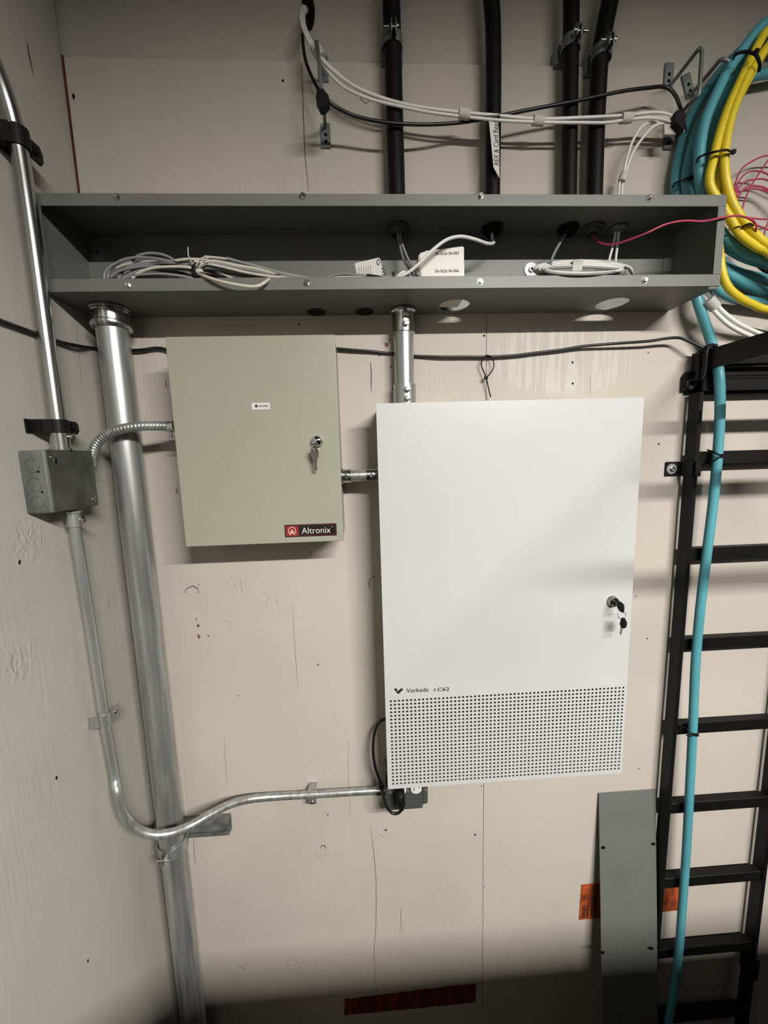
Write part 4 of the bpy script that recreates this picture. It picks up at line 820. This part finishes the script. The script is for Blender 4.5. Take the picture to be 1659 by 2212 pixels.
# junction splice lower right
bm = bm_(); z = P(1620, 2080, .04).z-Z0; B(bm, RX2-.004, RX2+RT+.004, .010, .048, z-.05, z+.02, .001, 1); obj('splice_plate', bm, 'black_enamel', vl)
def wbr(px, py, lab, big=False):
    c = P(px, py, .004); t = thing('wall_bracket', c, lab, 'bracket', 'black brackets holding the ladder')
    bm = bm_(); hz = .0165
    B(bm, c.x-.0135, RX-.0005, .0006, .004, c.z-Z0-hz, c.z-Z0+hz, .0012, 1)
    B(bm, RX-.0045, RX-.0005, .004, .0465, c.z-Z0-hz, c.z-Z0+hz, .0006, 1); B(bm, RX-.0045, RX+RT+.003, .0425, .0465, c.z-Z0-hz, c.z-Z0+hz, .0006, 1); obj('plate', bm, 'black_enamel', t)
    bm = bm_(); lathe(bm, Vector((c.x, -.0041, c.z)), (0, -1, 0), [(0, .0118), (.0016, .0118), (.0018, .007)], 28); obj('washer', bm, 'washer_steel', t)
    bm = bm_(); lathe(bm, Vector((c.x, -.0058, c.z)), (0, -1, 0), [(0, .0066), (.0022, .0058), (.0030, .003), (.0024, .001)], 16); obj('screw', bm, 'zinc', t)
wbr(1450, 1013, 'black wall bracket with steel washer on the ladder left rail')
# horizontal ladder coming into the room
hd = .75
ax = P(1489, 766, .012); z_top0 = ax.z-Z0; HX = RX+.004
pz = []
def zat(px, py):                         # height where that pixel ray meets the plane of the bar
    q = PX(px, py, HX); return -q.y, q.z-Z0
d1, z1t = zat(1659, 717); d1b, z1b = zat(1659, 764)
p_w = P(1509, 785, .03); zt0 = P(1496, 764, .012).z-Z0; zb0 = zt0-.040; zt0 = zb0+.040
slope = ((z1t+z1b)/2-(zt0+zb0)/2)/max(.05, (d1+d1b)/2)
slope = max(-.05, min(.05, slope))
hl = thing('cable_runway', V(HX+.12, .5, zb0), 'black horizontal cable ladder running from the wall toward the room at the right', 'ladder')
DE = .99; HW = RX2-RX+.02
for x in (HX, HX+HW):
    bm = bm_(); prism(bm, [V(x, .008, zb0), V(x, .008, zt0), V(x, DE, zt0+slope*DE), V(x, DE, zb0+slope*DE)], (RT, 0, 0)); obj('side_rail', bm, 'black_enamel', hl)
for d in (.06, .30, .54, .80):
     z = zb0+slope*d+.012; bm = bm_(); B(bm, HX+RT, HX+HW, d-.013, d+.013, z-.007, z+.009, .001, 1); obj('rung', bm, 'black_enamel', hl)
za = P(1600, 820, .03).z-Z0
wa = thing('wall_angle', V(RX+.15, 0, za-.024), 'black angle iron across the wall carrying the horizontal ladder', 'bracket')
bm = bm_(); B(bm, RX-.004, 1.20, .0006, .004, za-.026, za+.000, .0006, 1); B(bm, RX+.004, 1.20, .004, .046, za+.0002, za+.0045, .0006, 1); B(bm, RX+.004, 1.20, .040, .044, za-.024, za+.001, .0006, 1); obj('angle', bm, 'black_enamel', wa)
bm = bm_(); B(bm, RX-.002, 1.20, .040, .044, za+.006, za+.024, .0006, 1); obj('upper_bar', bm, 'black_enamel', wa)
q = P(1472, 823, .004); bm = bm_(); prism(bm, pp([(1472,815,.0045),(1479,804,.0045),(1530,800,.0045),(1530,845,.0045),(1470,845,.0045)]), (0, -.006, 0)); obj('end_tab', bm, 'black_enamel', wa)
c = P(1493, 829, .0106); bm = bm_(); lathe(bm, c, (0, -1, 0), [(0, .0118), (.0016, .0118), (.0018, .004)], 28); obj('washer', bm, 'washer_steel', wa)
bm = bm_(); lathe(bm, c+Vector((0, -.0018, 0)), (0, -1, 0), [(0, .0042), (.0006, .0042)], 8); obj('screw', bm, 'hole_dark', wa)
# J bolt clamp on the bar
jb2 = thing('ladder_clamp', P(1515, 760, .05), 'black hook bolts clamping the two ladders together at the wall', 'clamp')
for dx in (0, 9):
    bm = bm_(); tube(bm, smooth_path([V(HX-.010, .036+dx*.0018, zb0-.022), V(HX-.006, .036+dx*.0018, zb0+.00), V(HX-.006, .036+dx*.0018, zt0-.004), V(HX+.002, .036+dx*.0018, zt0+.006), V(HX+.014, .036+dx*.0018, zt0+.004)], 5), .0042, 10); obj('hook_bolt', bm, 'black_enamel', jb2)

# teal cable down the ladder
cable('teal_cable', pp([(1506,560,.022),(1502,610,.03),(1506,645,.042),(1520,690,.040),(1535,735,.030),(1545,768,.036),(1552,800,.058),(1555,840,.060),(1555,900,.056),(1550,985,.052),(1540,1090,.052),(1525,1210,.052),(1511,1330,.052),(1502,1440,.052),(1497,1560,.052),(1490,1700,.052),(1483,1830,.052),(1476,1930,.052),(1465,2070,.054),(1452,2160,.056),(1440,2230,.056),(1415,2400,.056)]), .0095, 'teal_jacket', 'thick teal cable running down the front of the vertical ladder', n=5, seg=16)
t_ = tie('black cable tie crossing the teal cable at the top ladder rung', pp([(1528,972,.038),(1540,976,.060),(1556,984,.066),(1561,985,.064)]), .0017, P(1562, 984, .064), 'ties on the teal cable')
bm = bm_(); tube(bm, smooth_path(pp([(1528,996,.038),(1541,996,.060),(1554,988,.066),(1560,985,.064)]), 6), .0017, 8); obj('strap', bm, 'black_rubber', t_)
tie('black cable tie holding the teal cable at the fourth ladder rung', pp([(1466,1570,.038),(1484,1574,.060),(1494,1584,.064),(1505,1586,.062),(1492,1590,.064),(1482,1588,.060)]), .0017, P(1505, 1587, .062), 'ties on the teal cable')
# white cables under the right end of the trough
for i, (l, lb_) in enumerate((([(1506,620,.03),(1514,635,.04),(1528,650,.05),(1546,675,.058),(1575,702,.066),(1612,722,.07),(1659,738,.074),(1740,760,.08),(1950,790,.08),(2300,800,.06)], 'lower white cable curving out below the right end of the trough'),
                           ([(1512,612,.03),(1524,630,.045),(1540,648,.056),(1560,672,.062),(1590,696,.07),(1625,714,.075),(1659,726,.08),(1740,745,.08),(1950,775,.08),(2300,785,.06)], 'upper white cable curving out below the right end of the trough'))):
    cable('white_cable', pp(l), .0042, 'white_jacket', lb_, 'white cables under the right end of the trough')
cable('black_cable', pp([(1526,610,.03),(1533,630,.045),(1548,655,.056),(1575,684,.066),(1610,705,.072),(1659,718,.078),(1740,735,.08),(1950,765,.08),(2300,775,.06)]), .0022, 'black_jacket', 'thin black cable above the white pair below the trough end')
wrap(1538, 655, .055, .024, .0115, -.72, 'velcro_white', 'wide white strap round the cables below the right end of the trough', VG)

# ================================================================ LEANING COVER STRIP
tl = P(1298, 1713, .003); trr = P(1420, 1703, .003); blp = P(1295, 2212, .066); brr = P(1416, 2190, .066)
xl = (tl.x+blp.x)/2; xr = (trr.x+brr.x)/2; ztp = (tl.z+trr.z)/2-Z0; zz = (blp.z+brr.z)/2-Z0; kd = (.066-.003)/(ztp-zz)
cv = thing('cover_strip', V((xl+xr)/2, .1, ZF), 'long flat grey metal cover strip leaning on the wall beside the ladder', 'metal panel')
def cd(z): return .003+kd*(ztp-z)
bm = bm_(); prism(bm, [V(xl, cd(ztp), ztp), V(xr, cd(ztp), ztp), V(xr, cd(ZF+.002), ZF+.002), V(xl, cd(ZF+.002), ZF+.002)], (0, -.0018, 0)); obj('plate', bm, 'grey_enamel', cv)
for (x, y) in ((1304,1831),(1412,1823),(1302,2058),(1408,2049)):
    c = P(x, y, cd(P(x, y, .03).z-Z0)+.0045); 
    bm = bm_(); lathe(bm, c, (0, -1, .07), [(0, .0045), (.0004, .0045)], 14); obj('screw_slot', bm, 'hole_dark', cv)
    bm = bm_(); s = -1 if x < 1350 else -1; c2 = c+Vector((-.0035, 0, .0)); lathe(bm, c2, (0, -1, .07), [(0, .0030), (.0004, .0030)], 10); obj('screw_slot', bm, 'hole_dark', cv)

# ================================================================ ROOM BEHIND THE CAMERA
def lamp(loc, label, wy):
    t = thing('strip_lamp', loc, label, 'lamp')
    bm = bm_(); x, y, z = loc; box(bm, (x-.62, y-wy/2-.02, z), (x+.62, y+wy/2+.02, z+.05)); obj('housing', bm, 'lamp_housing', t)
    bm = bm_()
    for s in (-.5, .5): lathe(bm, (x+s, y, z+.05), (0, 0, 1), [(0, .004), (Z0+ZC-z-.052, .004)], 8)
    obj('hanger_rod', bm, 'galvanised_dull', t)
lamp(LAMP, 'suspended strip lamp over the aisle behind the viewer', .07)
lamp(FILL_LAMP, 'unseen strip lamp added for fill light at the far side of the room', .12)
RK = [-.25, 1.9, 1.30, 1.80, .118]  # rack row added out of view to block the lamp low on the wall
rk = thing('light_blocker_rack', V((RK[0]+RK[1])/2, 1.47, ZF), 'unseen row of black racks added behind the viewer to shade the wall foot', 'rack')
bm = bm_(); B(bm, RK[0], RK[1], RK[2], RK[3], RK[4]-.03, RK[4], .003, 1); obj('top', bm, 'black_enamel', rk)
for x in (RK[0], RK[1]-.02):
    bm = bm_(); B(bm, x, x+.02, RK[2], RK[3], ZF+.002, RK[4]-.03); obj('side_panel', bm, 'black_enamel', rk)
for x0 in (RK[0]+.022, RK[0]+.73, RK[0]+1.44):
    bm = bm_(); B(bm, x0, x0+.70 if x0 < 1 else RK[1]-.022, RK[2]+.005, RK[2]+.03, ZF+.05, RK[4]-.035, .003, 1); dr_ = obj('door', bm, 'black_enamel', rk)
    bm = bm_(); B(bm, x0+.02, x0+.035, RK[2]-.012, RK[2]+.004, -1.0, -.85, .002, 1); obj('door_handle', bm, 'galvanised_dull', dr_)
bm = bm_(); B(bm, RK[0], RK[1], RK[3]-.02, RK[3]-.002, ZF+.002, RK[4]-.03); obj('back_panel', bm, 'black_enamel', rk)
